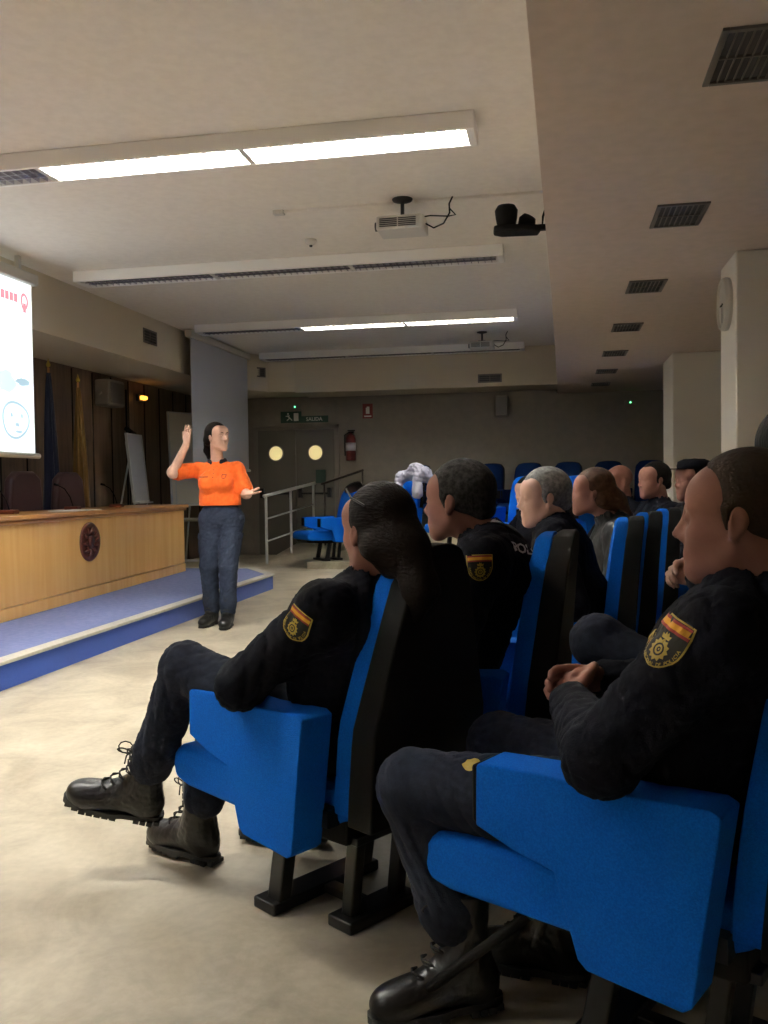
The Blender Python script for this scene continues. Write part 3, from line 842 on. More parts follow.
# ------------------------------------------------------------------ platform and presidium desk
pl = empty('stage_platform', (-4.5, 6, 0), 0, 'low stage platform with bright blue carpeted front and pale edge strip', 'platform')
def PT(m, name, mt, **k):
    m.bm.transform(Matrix.Translation((4.5, -6, 0))); return m.build(name, mt, pl, **k)
PT(MB().prism([(-5.74, -1.0), (-3.12, -1.0), (-3.12, 9.45), (-3.60, 10.15), (-5.74, 10.15)], 0, .155, 'z'), 'riser', M_carpet)
PT(MB().prism([(-5.74, -1.0), (-3.20, -1.0), (-3.20, 9.42), (-3.65, 10.07), (-5.74, 10.07)], .155, .168, 'z'), 'carpet_top', M_carpet_top)
PT(MB().prism([(-3.20, -1.0), (-3.10, -1.0), (-3.10, 9.455), (-3.59, 10.17), (-5.74, 10.17), (-5.74, 10.07), (-3.645, 10.07), (-3.20, 9.42)], .150, .172, 'z'), 'nosing', M_nosing, bevel=.004)

dk = empty('presidium_desk', (-4.1, 7, .168), 0, 'long pale oak presidium desk with round carved emblem on its front', 'desk')
def DP(m, name, mt, **k):
    m.bm.transform(Matrix.Translation((4.1, -7, -.168))); return m.build(name, mt, dk, **k)
def xf(y): return -3.98 - (y-5.0)*.066
Y0, Y1 = 1.0, 9.72
def strip(dx0, dx1, z0, z1, y1=Y1, y0=Y0): return MB().prism([(xf(y0)+dx0, y0), (xf(y0)+dx1, y0), (xf(y1)+dx1, y1), (xf(y1)+dx0, y1)], z0, z1, 'z')
DP(strip(-.04, 0, .27, .885), 'front_panel', M_desk)
DP(strip(-.04, .012, .169, .262), 'plinth', M_desk, bevel=.004)
DP(strip(-.62, -.04, .169, .885, Y1, Y1-.03), 'side_panel', M_desk)
DP(strip(-.66, .05, .918, .955, Y1+.04), 'desk_top', M_desktop, bevel=.008)
DP(strip(-.64, .028, .885, .918, Y1+.02), 'moulding', M_desktop, bevel=.010)
# carved round emblem
ye = 7.27; Mx = lookM((xf(ye)+.001, ye, .675), (1, 0, 0), (0, 1, 0))
m_ = MB().lathe([(0, .0), (.172, .0), (.178, .010), (.165, .024), (.150, .018), (.0, .018)], 40, Mx)
DP(m_, 'emblem', M_rosette, smooth=True)
m_ = MB()
for k in range(10):
    a = 2*PI*k/10; m_.tube([Mx @ Vector((.07*math.cos(a), .07*math.sin(a), .02)), Mx @ Vector((.105*math.cos(a+.25), .105*math.sin(a+.25), .032)), Mx @ Vector((.135*math.cos(a), .135*math.sin(a), .02))], [.010, .014, .006], 8)
m_.prism([(-.045, .055), (.045, .055), (.045, -.01), (.0, -.065), (-.045, -.01)], .018, .036, 'z', Mx)
m_.tube([Mx @ Vector((-.04, .075, .022)), Mx @ Vector((0, .09, .034)), Mx @ Vector((.04, .075, .022))], .012, 8)
DP(m_, 'emblem_relief', M_rosette, smooth=True)

# ------------------------------------------------------------------ projection screens
def slide_disc(c, r0, r1, y2z, n=28, sx=1.0):
    pts = []
    return [(c[0]+r*math.cos(2*PI*i/n)*sx, c[1]+r*math.sin(2*PI*i/n)) for r in (r0, r1) for i in range(n)]
sc_ = empty('projection_screen', (-4.6, 5.9, 1.44), 0, 'bright projection screen showing a white slide with pale blue drawings', 'projection screen')
def SP(m, name, mt, par=sc_, **k):
    m.bm.transform(Matrix.Translation((4.6, -5.9, -1.44))); return m.build(name, mt, par, **k)
sf = SP(MB().box((-4.606, 4.60, 1.48), (-4.600, 7.21, 2.98)), 'screen_sheet', M_screen)
SP(MB().box((-4.65, 4.5, 2.98), (-4.55, 7.26, 3.08)), 'roller_case', M_plast, bevel=.015)
SP(MB().tube([(-4.603, 4.55, 1.455), (-4.603, 7.27, 1.455)], .024, 12), 'bottom_bar', M_plast)
for by in (4.8, 7.0): SP(MB().box((-4.62, by, 3.08), (-4.58, by+.04, 3.2)), 'bracket', M_plast)
def ringshape(cy, cz, ry, rz, t, n=40):
    b = MB(); o, i_ = [], []
    for k in range(n):
        a = 2*PI*k/n; w = 1 + .04*math.sin(3*a+1)
        o.append(b.bm.verts.new((-4.599, cy+ry*w*math.cos(a), cz+rz*w*math.sin(a)))); i_.append(b.bm.verts.new((-4.599, cy+(ry*w-t)*math.cos(a), cz+(rz*w-t)*math.sin(a))))
    for k in range(n): b.bm.faces.new([o[k], o[(k+1) % n], i_[(k+1) % n], i_[k]])
    return b
def blob(cy, cz, ry, rz, n=20, seed=0):
    b = MB(); r = random.Random(seed); v = [b.bm.verts.new((-4.5985, cy+ry*(1+r.uniform(-.2, .2))*math.cos(2*PI*k/n), cz+rz*(1+r.uniform(-.2, .2))*math.sin(2*PI*k/n))) for k in range(n)]
    b.bm.faces.new(v); return b
SP(ringshape(6.93, 1.76, .20, .165, .022), 'slide_drawing', M_slide_blue, sf)
for a in ((6.87, 1.80, .016, .02, 2), (7.02, 1.80, .016, .02, 3), (6.95, 1.72, .03, .018, 4), (6.97, 1.66, .05, .012, 5)): SP(blob(*a[:4], seed=a[4]), 'slide_drawing', M_slide_blue, sf)
SP(blob(6.80, 2.08, .13, .09, seed=6), 'slide_drawing', M_slide_pale, sf); SP(blob(7.05, 2.10, .10, .035, seed=7), 'slide_drawing', M_slide_blue, sf)
SP(blob(6.62, 1.78, .07, .14, seed=8), 'slide_drawing', M_slide_pale, sf); SP(blob(6.1, 1.9, .30, .2, seed=9), 'slide_drawing', M_slide_pale, sf)
for k in range(5): SP(MB().box((-4.5995, 6.70+k*.062, 2.79), (-4.5985, 6.748+k*.062, 2.86)), 'slide_logo', M_slide_red, sf)
SP(ringshape(7.10, 2.815, .055, .075, .024), 'slide_logo', M_slide_red, sf); SP(MB().box((-4.5995, 7.08, 2.72), (-4.5985, 7.12, 2.80)), 'slide_logo', M_slide_red, sf)

s2 = empty('projection_screen', (-4.6, 11.8, 1.4), 0, 'grey unlit projection screen hanging behind the orange-shirted presenter', 'projection screen')
def S2(m, name, mt, **k):
    m.bm.transform(Matrix.Translation((4.6, -11.8, -1.4))); return m.build(name, mt, s2, **k)
S2(MB().box((-4.606, 10.74, 1.42), (-4.598, 12.86, 3.12)), 'screen_sheet', M_scrfab)
S2(MB().box((-4.66, 10.68, 3.09), (-4.56, 12.92, 3.185)), 'roller_case', M_plast, bevel=.015)
S2(MB().tube([(-4.602, 10.70, 1.40), (-4.602, 12.90, 1.40)], .02, 10), 'bottom_bar', M_plast)

# ------------------------------------------------------------------ ceiling lights
def fixture(y, lit, label, x0=-4.44, x1=-.42, tm=None):
    r = empty('ceiling_light', ((x0+x1)/2, y, ZC), 0, label, 'ceiling light', 'fluorescent ceiling lights')
    def L(m, name, mt, **k):
        m.bm.transform(Matrix.Translation((-(x0+x1)/2, -y, -ZC))); return m.build(name, mt, r, **k)
    w, d = .14, .10
    zb = ZC-d
    # housing: side boards, top, ends (open underneath)
    L(MB().box((x0, y-w, zb), (x1, y-w+.028, ZC)).box((x0, y+w-.028, zb), (x1, y+w, ZC)).box((x0, y-w+.028, ZC-.012), (x1, y+w-.028, ZC))
      .box((x0, y-w+.028, zb), (x0+.05, y+w-.028, ZC-.012)).box((x1-.05, y-w+.028, zb), (x1, y+w-.028, ZC-.012)), 'housing', M_white, bevel=.008)
    seg = (x1-x0-.1)/3
    for i in range(3):
        a = x0+.05+seg*i; b = a+seg; on = lit[i]
        if i: L(MB().box((a-.018, y-w+.028, zb+.004), (a+.018, y+w-.028, ZC-.012)), 'divider', M_plast)
        for q in (-.05, .05):
            L(MB().tube([(a+.05, y+q, zb+.065), (b-.05, y+q, zb+.065)], .013, 10), 'tube', (tm or M_tube) if on else M_tubeoff, smooth=True)
        m = MB(); n = 22
        for k in range(1, n): xx = a+seg*k/n; m.box((xx-.0016, y-w+.03, zb+.004), (xx+.0016, y+w-.03, zb+.034))
        for q in (-.032, .032) if not on else (0,): m.box((a+.02, y+q-.0016, zb+.004), (b-.02, y+q+.0016, zb+.036))
        L(m, 'louvre', M_louvre_lit if on else M_louvre)
    return r
fixture(5.03, (0, 1, 1), 'nearest long ceiling light, its two right sections brightly lit')
fixture(7.78, (0, 0, 0), 'second long ceiling light from the camera, unlit with dark louvres')
fixture(10.63, (0, 1, 1), 'third long ceiling light from the camera, lit on its right side', tm=M_tube_soft)
fixture(13.09, (0, 0, 0), 'farthest long ceiling light, unlit, by the rear fascia')
fixture(2.30, (1, 1, 0), 'ceiling light just above and ahead of the camera')
fixture(-.45, (1, 0, 0), 'ceiling light behind the camera')
# ------------------------------------------------------------------ auditorium chairs
def chair_mesh_set(wide=False, fab=None):
    fab = fab or M_blue
    r = empty('auditorium_chair', (0, 0, 0), 0)
    # seat cushion: side profile (x forward, z up), waterfall front
    prof = [(-.02, .335), (-.02, .405), (.10, .412), (.35, .418), (.54, .420), (.615, .412), (.645, .390), (.652, .350), (.640, .312), (.58, .300), (.30, .292), (.05, .30)]
    m = MB().prism([(x, z) for x, z in prof], -.196, .196, 'y'); m.prism([(.24, .294), (.24, .4155), (.54, .4205), (.615, .4125), (.645, .3905), (.6525, .350), (.6405, .3115), (.58, .299)], -.268, .268, 'y'); m.build('seat', fab, r, bevel=.020, seg=3)
    MB().prism([(.0, .262), (.0, .335), (.30, .292+.001), (.58, .300), (.640, .308), (.60, .268), (.35, .248)], -.186, .186, 'y').build('seat_pan', M_shell, r, bevel=.008)
    # backrest: curved slab, narrower rounded top
    zt_ = .80 if wide else .56; wt_ = .185 if wide else .085
    def back(f0, th, w0, w1, name, mt, z0, z1, bev):
        bm = bmesh.new(); N = 14; K = 12; grid = []
        for side in (0, 1):
            for i in range(N+1):
                t = i/N; z = z0 + (z1-z0)*t
                zz = max(0.0, (z-.34)/.67)
                xf_ = .01 - (.10 if wide else .06)*zz - (.05 if wide else .018)*zz**2.2
                w = w0 if z < zt_ else w0 + (w1-w0)*((z-zt_)/(1.0-zt_))
                if t > .9: w *= math.sqrt(max(0.0, 1-((t-.9)/.1)**2*.35))
                row = []
                for k in range(K+1):
                    y = -w + 2*w*k/K; q = abs(y/w)
                    x = xf_ + f0 + (.018*q**2 if side == 0 else 0) - (th*(1-.25*zz) if side else 0)
                    zc = z - (.02*q**3 if t > .9 else 0)
                    row.append(bm.verts.new((x, y, zc)))
                grid.append(row)
        F, B = grid[:N+1], grid[N+1:]
        for i in range(N):
            for k in range(K):
                bm.faces.new([F[i][k], F[i][k+1], F[i+1][k+1], F[i+1][k]]); bm.faces.new([B[i][k+1], B[i][k], B[i+1][k], B[i+1][k+1]])
            for k in (0, K):
                q = [F[i][k], F[i+1][k], B[i+1][k], B[i][k]]; bm.faces.new(q if k == 0 else q[::-1])
        for k in range(K):
            bm.faces.new([F[0][k+1], F[0][k], B[0][k], B[0][k+1]]); bm.faces.new([F[N][k], F[N][k+1], B[N][k+1], B[N][k]])
        bmesh.ops.recalc_face_normals(bm, faces=bm.faces)
        me = bpy.data.meshes.new(name); bm.to_mesh(me); bm.free()
        return link(name, me, mt, r, bevel=bev, seg=3)
    back(0, .050, .205, wt_, 'backrest', fab, .345, 1.000, .020)
    back(-.052, .066, .208, wt_+.003, 'back_shell', M_shell, .325, 1.006, .014)
    # side panels carrying the arm rests
    pan = [(.0, .602), (.02, .612), (.20, .605), (.33, .612), (.465, .606), (.472, .60), (.474, .482), (.39, .452), (.305, .434), (.258, .285), (.24, .270), (.065, .258), (.048, .272)]
    for sy in (1, -1):
        y0, y1 = (.224, .322) if sy > 0 else (-.322, -.224)
        a = MB().prism(pan, y0, y1, 'y').build('armrest', fab, r, bevel=.020, seg=3)
        MB().box((.474, y0+.008, .484), (.488, y1-.008, .598)).build('arm_cap', M_shell, a, bevel=.006)
        MB().prism([(.285, .0), (.340, .0), (.285, .27), (.235, .27)], sy*.155-.022, sy*.155+.022, 'y').build('leg', M_blackmetal, r, bevel=.006)
        MB().prism([(.08, .0), (.12, .0), (.085, .28), (.045, .28)], sy*.085-.018, sy*.085+.018, 'y').build('leg', M_blackmetal, r, bevel=.006)
        MB().box((.02, min(abs(y0), abs(y1))*sy - .03*sy if sy < 0 else .19, .315), (.07, .23 if sy > 0 else -.19, .36)).build('hinge', M_blackmetal, r)
    MB().box((-.02, -.17, .262), (.30, .17, .285)).build('cross_beam', M_blackmetal, r, bevel=.004)
    MB().box((.275, -.20, .0), (.365, .20, .032)).build('floor_bar', M_blackmetal, r, bevel=.006)
    MB().box((.05, -.13, .0), (.14, .13, .032)).build('floor_bar', M_blackmetal, r, bevel=.006)
    MB().box((.14, -.02, .006), (.275, .02, .03)).build('floor_link', M_blackmetal, r, bevel=.004)
    return r


chair0 = chair_mesh_set(); chair1 = chair_mesh_set(True); chair2 = chair_mesh_set(True, M_blue_darker); used = [False]*3
def chair(x, y, deg, label, group, z=0.0):
    """deg: how far the seat is turned from facing -X towards +Y"""
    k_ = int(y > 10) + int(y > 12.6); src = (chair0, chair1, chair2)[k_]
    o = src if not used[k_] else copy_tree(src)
    used[k_] = True
    o.location = (x, y, z); o.rotation_euler = (0, 0, PI - math.radians(deg))
    return tag(o, label, 'chair', group)

G1 = 'chairs of the front audience row'
CA = (-.43, 2.19, 33.5); CB = (.391, 1.727, 28.0)
chair(-.405, 2.228, 33.5, 'blue upholstered chair at the row end, under the dark-haired seated woman', G1)
chair(-.10, 2.775, 8, 'blue auditorium chair under the greying man behind the dark-haired woman', G1)
chair(.20, 3.86, 2, 'blue auditorium chair under the silver-haired man', G1)
chair(.34, 4.46, 0, 'blue auditorium chair under the auburn-haired person', G1)
chair(.50, 5.04, -4, 'blue auditorium chair whose dark back lies between auburn hair and capped man', G1)
chair(.84, 5.55, -12, 'blue auditorium chair under the officer with the cap', G1)
chair(.70, 6.14, -16, 'blue auditorium chair under the short-haired officer with folded hands', G1)
chair(.52, 6.76, -20, 'blue auditorium chair under the person in the light blue scarf', G1)
chair(-.04, 7.25, -24, 'blue auditorium chair under the listener resting cheek on hand', G1)
G2 = 'chairs of the second audience row'
chair(.412, 1.767, 28.0, 'large foreground blue chair with its near armrest facing the camera', G2)
chair(.70, 2.28, 24, 'blue auditorium chair right behind the foreground man, hidden by him', G2)
G3 = 'empty blue chairs near the rear tiers'
chair(-2.99, 12.2, -40, 'empty bright blue chair beside the railing at the far aisle', G3, z=.10)
G4 = 'empty chairs on the lower rear tier'
k = 0
for x, y, d in ((-1.05, 11.35, -58), (-.42, 11.28, -60), (.22, 11.2, -62)):
    chair(x, y, d, ['brightly lit empty blue chair, left one, beside the greying head', 'bright empty blue chair between the greying man and the cheek-resting listener',
                    'empty blue chair on the lower tier, above the silver-haired man'][k], G4, z=.24); k += 1
chair(-1.95, 11.4, -60, 'empty blue chair on the lower tier with pale clothing over it', G4, z=.24)
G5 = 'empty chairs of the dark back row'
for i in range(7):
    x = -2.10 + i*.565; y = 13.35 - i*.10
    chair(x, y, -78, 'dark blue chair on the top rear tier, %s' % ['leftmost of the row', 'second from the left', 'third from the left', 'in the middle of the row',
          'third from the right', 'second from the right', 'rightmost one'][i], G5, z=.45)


# ------------------------------------------------------------------ the people
def seated(loc, label, J, category='person', group=None, **kw):
    r = empty('person', (loc[0], loc[1], loc[2] if len(loc) > 3 else 0), PI - math.radians(loc[-1]), label, category, group)
    return r, build_person(r, J, **kw)

# foreground man
JB = pose(head=(.055, .0, 1.078), w=.20, yaw=.20, nod=.02,
          pelvis=V3(.14, 0, .515), waist=V3(.13, 0, .66), chest=V3(.085, .0, .81), neck=V3(.01, 0, .95),
          shL=V3(.03, .20, .885), shR=V3(.05, -.19, .885), elL=V3(.205, .285, .668), elR=V3(.22, -.28, .68),
          wrL=V3(.37, .08, .705), wrR=V3(.385, -.085, .715), hdL=V3(.62, -.75, .05), hdR=V3(.55, .78, .10), hnL=V3(.75, .3, .55), hnR=V3(.8, -.2, .55),
          hipL=V3(.18, .085, .505), knL=V3(.71, .165, .48), anL=V3(.585, .150, .128), toeL=V3(.60, .80, -.02), upL=V3(.10, .05, 1),
          hipR=V3(.16, -.10, .505), knR=V3(.66, -.12, .51), anR=V3(.50, -.10, .115), toeR=V3(1, .3, 0), curl=.55, thumbL=.2, thumbR=.7, hem=.30)
rB, (bB, tB, jB, MhB) = seated(CB, 'man in the foreground in dark navy uniform with round shoulder badge, hands clasped, facing left', JB, h=.005, hairstyle='receding', hairm=M_hairb, bulk=1.08, hf=1.02, collarm=M_uniform, seed=11, face=True, tf=1.02)
sleeve_badge(jB, (.095, .25, .872), (.10, 1, .22), (-.45, -.15, 1), .045)
d = Decal(jB, (.20, .10, .84), (.75, .55, .30), (-.2, .0, 1))
ov = [(.030*math.cos(a)*.9, .036*math.sin(a)) for a in np.linspace(0, 2*PI, 21)[:-1]]
d.rings(ov, M_gold, .002); d.rings([(x*.62, y*.66) for x, y in ov], M_patchblk, .0028, (0, 0), .78, 1); d.rings([(x*.3, y*.4) for x, y in ov], M_patchred, .0028)
d.build('chest_badge', 'oval gold chest badge')
d = Decal(tB, (.55, .20, .60), (.2, .5, 1), (-1, .2, .1))
d.rings([(.018*math.cos(a), .021*math.sin(a)*(1+.12*math.cos(6*a))) for a in np.linspace(0, 2*PI, 25)[:-1]], M_gold, .002); d.build('thigh_badge', 'small gold emblem')
wt = MB(); w0 = Vector(JB['wrL']); dv = (Vector(JB['elL'])-w0).normalized()
wt.lathe([(.033, -.006), (.036, -.004), (.036, .006), (.033, .008)], 20, lookM(w0 + dv*.03, dv)); wt.build('cuff_band', M_uniform, rB)

# woman in the front row
JA = pose(head=(-.004, .022, 1.035), w=.165, yaw=-.10, nod=.02,
          pelvis=V3(.13, 0, .51), waist=V3(.12, .02, .64), chest=V3(.075, .02, .77), neck=V3(-.01, .01, .90),
          shL=V3(.035, .170, .845), shR=V3(.05, -.16, .845), elL=V3(.225, .285, .655), elR=V3(.22, -.25, .66),
          wrL=V3(.36, .07, .665), wrR=V3(.37, -.06, .675),
          hipL=V3(.15, .09, .50), knL=V3(.565, .225, .645), anL=V3(.775, .245, .262), toeL=V3(.16, .20, .07), upL=V3(-.42, -.02, .8),
          hipR=V3(.15, -.08, .50), knR=V3(.62, .06, .49), anR=V3(.725, .085, .118), toeR=V3(.85, .18, .03), upR=V3(-.15, 0, 1), curl=.5, hem=.33)
rA, (bA, tA, jA, MhA) = seated(CA, 'dark-haired woman in black uniform and boots, seated at row end with one leg crossed', JA, h=.005, hairstyle='low_bun', hairm=M_haird, female=True, bulk=.98, seed=5, collarm=M_uniform, face=True, skin=M_skin)
sleeve_badge(jA, (.045, .24, .812), (.0, 1, .45), (-.45, -.15, 1), .036)
gl = MB()
for sy in (-1, 1):
    gl.tube([MhA @ Vector(q) for q in ((.048, sy*.058, .108), (.0, sy*.082, .085), (-.05, sy*.080, .065))], .003, 6)
    gl.lathe([(0, 0), (.024, 0), (.024, .003), (0, .003)], 16, MhA @ lookM((.048, sy*.036, .110), (.55, 0, .8)))
gl.tube([MhA @ Vector(q) for q in ((.050, -.014, .114), (.054, 0, .116), (.050, .014, .114))], .003, 6)
sg = gl.build('sunglasses', M_blackmetal); sg.parent = rA; sg['label'] = 'black sunglasses pushed up on her hair'

# greying man behind her
J2 = pose(lean=.10, elL=V3(.06, .295, .67), wrL=V3(.30, .12, .66), head=(.095, .02, 1.095), w=.20, yaw=-.15, nod=.03, chest=V3(-.02, .0, .87), shL=V3(-.02, .225, .925), shR=V3(.02, -.20, .925), neck=V3(.04, 0, .97), waist=V3(.09, 0, .67))
r2, (b2, t2, j2, Mh2) = seated((-.20, 2.76, 8), 'broad man with greying hair and white back lettering, next to the dark-haired woman', J2, h=.006, hairstyle='short', hairm=M_hairg, seed=21, bulk=1.08, collarm=M_lettering, collar_name='shirt_collar')
sleeve_badge(j2, (-.02, .27, .905), (-.45, 1, .2), (0, 0, 1), .036)

d = Decal(j2, (-.125, .075, .955), (-.45, .85, .28), (0, 0, 1))
for i, ch in enumerate('POLICIA'): d.glyph(ch, (i-1.5)*.029, 0, 0, .046, M_lettering, .003)
d.build('lettering', 'white block lettering across the upper back')

# silver-haired man
J3 = pose(lean=.12, elL=V3(.12, .30, .66), wrL=V3(.36, .14, .66), head=(.245, .05, 1.085), w=.20, yaw=.35, nod=.06, chest=V3(.17, .03, .86), shL=V3(.20, .22, .93), shR=V3(.20, -.17, .93), neck=V3(.19, .04, .96), waist=V3(.10, 0, .66))
r3, (b3, t3, j3, Mh3) = seated((.20, 3.86, 2), 'silver-haired man in dark uniform jacket, pale face turned left, behind the greying man', J3, h=.007, hairstyle='short', hairm=M_silver, seed=31, skin=M_skin2)
sleeve_badge(j3, (.205, .28, .905), (-.2, 1, .2), (0, 0, 1), .038)

# auburn-haired neighbour
J4 = pose(head=(.16, 0, 1.10), w=.19, elL=V3(.06, .28, .66), chest=V3(.06, 0, .82), lean=.06, yaw=.1, neck=V3(.10, 0, .96))
seated((.34, 4.46, 0), 'auburn-haired person in a plain black jacket, mostly behind the silver-haired man', J4, h=.009, hairstyle='low_bun', hairm=M_hairr, female=True, top=M_leatherj, seed=41)

# listener resting cheek on hand
J5 = pose(lean=.12, head=(.20, .02, 1.075), w=.18, yaw=.25, nod=.12, elL=V3(.33, .22, .70), wrL=V3(.27, .10, .93), hdL=V3(-.12, -.15, 1), hnL=V3(.5, 1, 0), chest=V3(.08, 0, .82), neck=V3(.13, 0, .95), shL=V3(.10, .18, .89), shR=V3(.12, -.18, .89))
seated((-.04, 7.25, -24), 'listener with dark hair resting a cheek on one hand, farther down the front row', J5, h=.010, hairstyle='short', hairm=M_hairk, seed=51, skin=M_skin2)

# the three officers at the far end
J6 = pose(head=(.03, 0, 1.15), w=.19, yaw=.25, chest=V3(-.01, 0, .86), neck=V3(-.02, 0, 1.02), shL=V3(.0, .19, .94), shR=V3(.0, -.19, .94), elL=V3(.16, .27, .72), elR=V3(.18, -.26, .72), wrL=V3(.34, .05, .79), wrR=V3(.33, -.08, .77), waist=V3(.04, 0, .67))
r6, (_, _, j6, Mh6) = seated((.84, 5.55, -12), 'officer wearing a dark cap, hands joined in lap, beside the column', J6, h=.009, hairstyle='short', hairm=M_hairk, seed=61)
cp = MB(); cp.lathe([(.0, .062), (.06, .060), (.094, .045), (.100, .02), (.098, -.002), (.094, -.002)], 28, Mh6 @ Matrix.Translation((-.012, 0, .072)))
cp.prism([(.07, -.055), (.125, -.045), (.150, 0), (.125, .045), (.07, .055)], .0, .006, 'z', Mh6 @ Matrix.Translation((0, 0, .070)))
cp_ = cp.build('cap', M_uniform, r6, smooth=True); cp_['label'] = 'dark peaked cap'
J7 = pose(head=(.05, 0, 1.155), w=.19, yaw=.15, chest=V3(.0, 0, .86), neck=V3(-.0, 0, 1.02), shL=V3(.01, .19, .94), shR=V3(.01, -.19, .94), elL=V3(.17, .27, .74), elR=V3(.2, -.26, .72), wrL=V3(.33, .03, .82), wrR=V3(.34, -.06, .80))
r7, (_, _, j7, _) = seated((.70, 6.14, -16), 'short-haired officer with forearms crossed, left of the officer in the cap', J7, h=.009, hairstyle='crop', hairm=M_hairk, seed=71)
J8 = pose(head=(.06, 0, 1.15), w=.18, yaw=.1, nod=.15, chest=V3(.0, 0, .85), neck=V3(.01, 0, 1.01), shL=V3(.01, .18, .93), shR=V3(.01, -.18, .93))
r8, (_, _, j8, Mh8) = seated((.52, 6.76, -20), 'bare-headed person in dark jacket with a light blue scarf', J8, h=.010, hairstyle=None, seed=81, skin=M_skin, collarm=M_lblue, collar_name='scarf')
for jj, lab in ((j6, 'white name strip'), (j7, 'white name strip')):
    d = Decal(jj, (.10, .09, .88), (1, .45, .2), (-.1, .5, 1)); d.rings([(-.045, -.012), (.045, -.012), (.045, .012), (-.045, .012)], M_lettering, .003, n=3); d.build('name_strip', lab)

# neighbour right behind the foreground man: hair, clasped hands and crossed knee show
J9 = pose(head=(.13, 0, 1.20), w=.20, yaw=-1.5, chest=V3(.02, 0, .88), neck=V3(.04, 0, 1.07), shL=V3(.03, .20, .97), shR=V3(.03, -.20, .97), waist=V3(.07, 0, .68),
          elL=V3(.20, .27, .78), elR=V3(.20, -.27, .80), wrL=V3(.345, .05, .905), wrR=V3(.36, -.06, .91), hdL=V3(.75, -.6, .1), hdR=V3(.6, .78, .10), hnL=V3(.1, .75, .6), hnR=V3(.1, -.75, .6),
          knL=V3(.60, .10, .72), anL=V3(.62, -.22, .56), toeL=V3(.5, -.7, -.1), upL=V3(.0, .9, .2), curl=.75, hem=.3)
seated((.70, 2.28, 24), 'tall black-haired person partly hidden behind the foreground man, hands clasped above a crossed knee', J9, h=.0065, hairstyle='short', hairm=M_hairk, seed=91, skin=M_skin2, trousers=M_trouser)

# ------------------------------------------------------------------ the presenter (stands; frame: x towards the camera side, y to her left)
PX, PY = -2.72, 6.88
prz = math.atan2(-.93, .37)
Rp = Matrix.Rotation(-prz, 3, 'Z')
def pw(x, y, z): return np.array((Rp @ Vector((x-PX, y-PY, z)))[:])
JP = dict(pelvis=pw(-2.715, 6.90, .90), waist=pw(-2.72, 6.89, 1.035), chest=pw(-2.735, 6.87, 1.205), neck=pw(-2.74, 6.88, 1.38), head=pw(-2.725, 6.87, 1.562),
          yaw=.72, nod=-.05, tilt=.03,
          shR=pw(-2.905, 6.88, 1.30), elR=pw(-3.035, 6.68, 1.275), wrR=pw(-2.905, 6.66, 1.505), hdR=pw(-2.905+.12+2.785-2.72, 6.88, 1)*1.0,
          shL=pw(-2.580, 6.93, 1.30), elL=pw(-2.495, 6.90, 1.10), wrL=pw(-2.425, 6.69, 1.095),
          hipR=pw(-2.80, 6.90, .88), hipL=pw(-2.635, 6.92, .88), knR=pw(-2.815, 6.86, .50), knL=pw(-2.635, 6.83, .50),
          anR=pw(-2.825, 6.93, .115), anL=pw(-2.655, 6.85, .115))
dirv = lambda x, y, z: np.array((Rp @ Vector((x, y, z)))[:])
JP.update(hdR=dirv(.18, -.1, 1), hnR=dirv(-.3, -.9, .1), hdL=dirv(.85, -.45, .02), hnL=dirv(.1, .15, -1), toeR=dirv(-.05, -1, 0), toeL=dirv(.18, -1, 0), upR=V3(0, 0, 1), upL=V3(0, 0, 1),
          curl=.12, curlL=.12, curlR=.08, thumbL=.2, thumbR=.1, hem=.25, hemdrop=.02, spreadL=.10)
rP = empty('person', (PX, PY, 0), prz, 'standing presenter in orange polo shirt and slate work trousers, one hand raised', 'person')
bP, tP, jP, MhP = build_person(rP, JP, h=.006, skin=M_skin2, top=M_orange, trousers=M_trouser2, hairstyle='ponytail', hairm=M_haird, female=True, polo=True, face=True, bulk=1.06, collarm=M_collar, seed=3, tf=1.03, hf=1.04)
# belt, pockets, placket, marks on the shirt
wc = JP['waist'] + V3(0, 0, -.018)
hl = JP['hipL'] - JP['hipR']; hl /= np.linalg.norm(hl)
fwd = np.cross(hl, V3(0, 0, 1))
m = MB(); N = 40; ringo = [[], [], [], []]
for k in range(N):
    a = 2*PI*k/N; p = wc + hl*.143*math.cos(a) + fwd*.104*math.sin(a); q = wc + hl*.135*math.cos(a) + fwd*.096*math.sin(a)
    for j, (b, dz) in enumerate(((p, -.02), (p, .02), (q, .02), (q, -.02))): ringo[j].append(m.bm.verts.new(tuple(b + V3(0, 0, dz))))
for k in range(N):
    for j in range(4): m.bm.faces.new([ringo[j][k], ringo[j][(k+1) % N], ringo[(j+1) % 4][(k+1) % N], ringo[(j+1) % 4][k]])
m.build('belt', M_collar, rP, smooth=False)
for sg_ in (-1, 1):
    d = Decal(tP, (JP['hipL'] if sg_ > 0 else JP['hipR'])*.45 + (JP['knL'] if sg_ > 0 else JP['knR'])*.55 + hl*sg_*.08, hl*sg_*.9 + fwd*.5, (0, 0, 1))
    rp = [(-.06, -.09), (0, -.09), (.06, -.09), (.06, 0), (.06, .09), (0, .09), (-.06, .09), (-.06, 0)]
    d.rings(rp, M_trouser2, .009, n=6); d.rings([(x*1.06, y*.28+.075) for x, y in rp], M_trouser2, .014, (0, .075), n=4); d.build('cargo_pocket')
d = Decal(jP, JP['chest'] - hl*.085 + V3(0, 0, .03), fwd, (0, 0, 1))
for k in range(9): d.quad(((-.045+k*.010, -.004), (-.038+k*.010, -.004)), ((-.045+k*.010, .005), (-.038+k*.010, .005)), M_collar, .003, 2)
d.build('name_print', 'small dark print on the chest')
d = Decal(jP, JP['chest'] + hl*.085 + V3(0, 0, .03), fwd, (0, 0, 1))
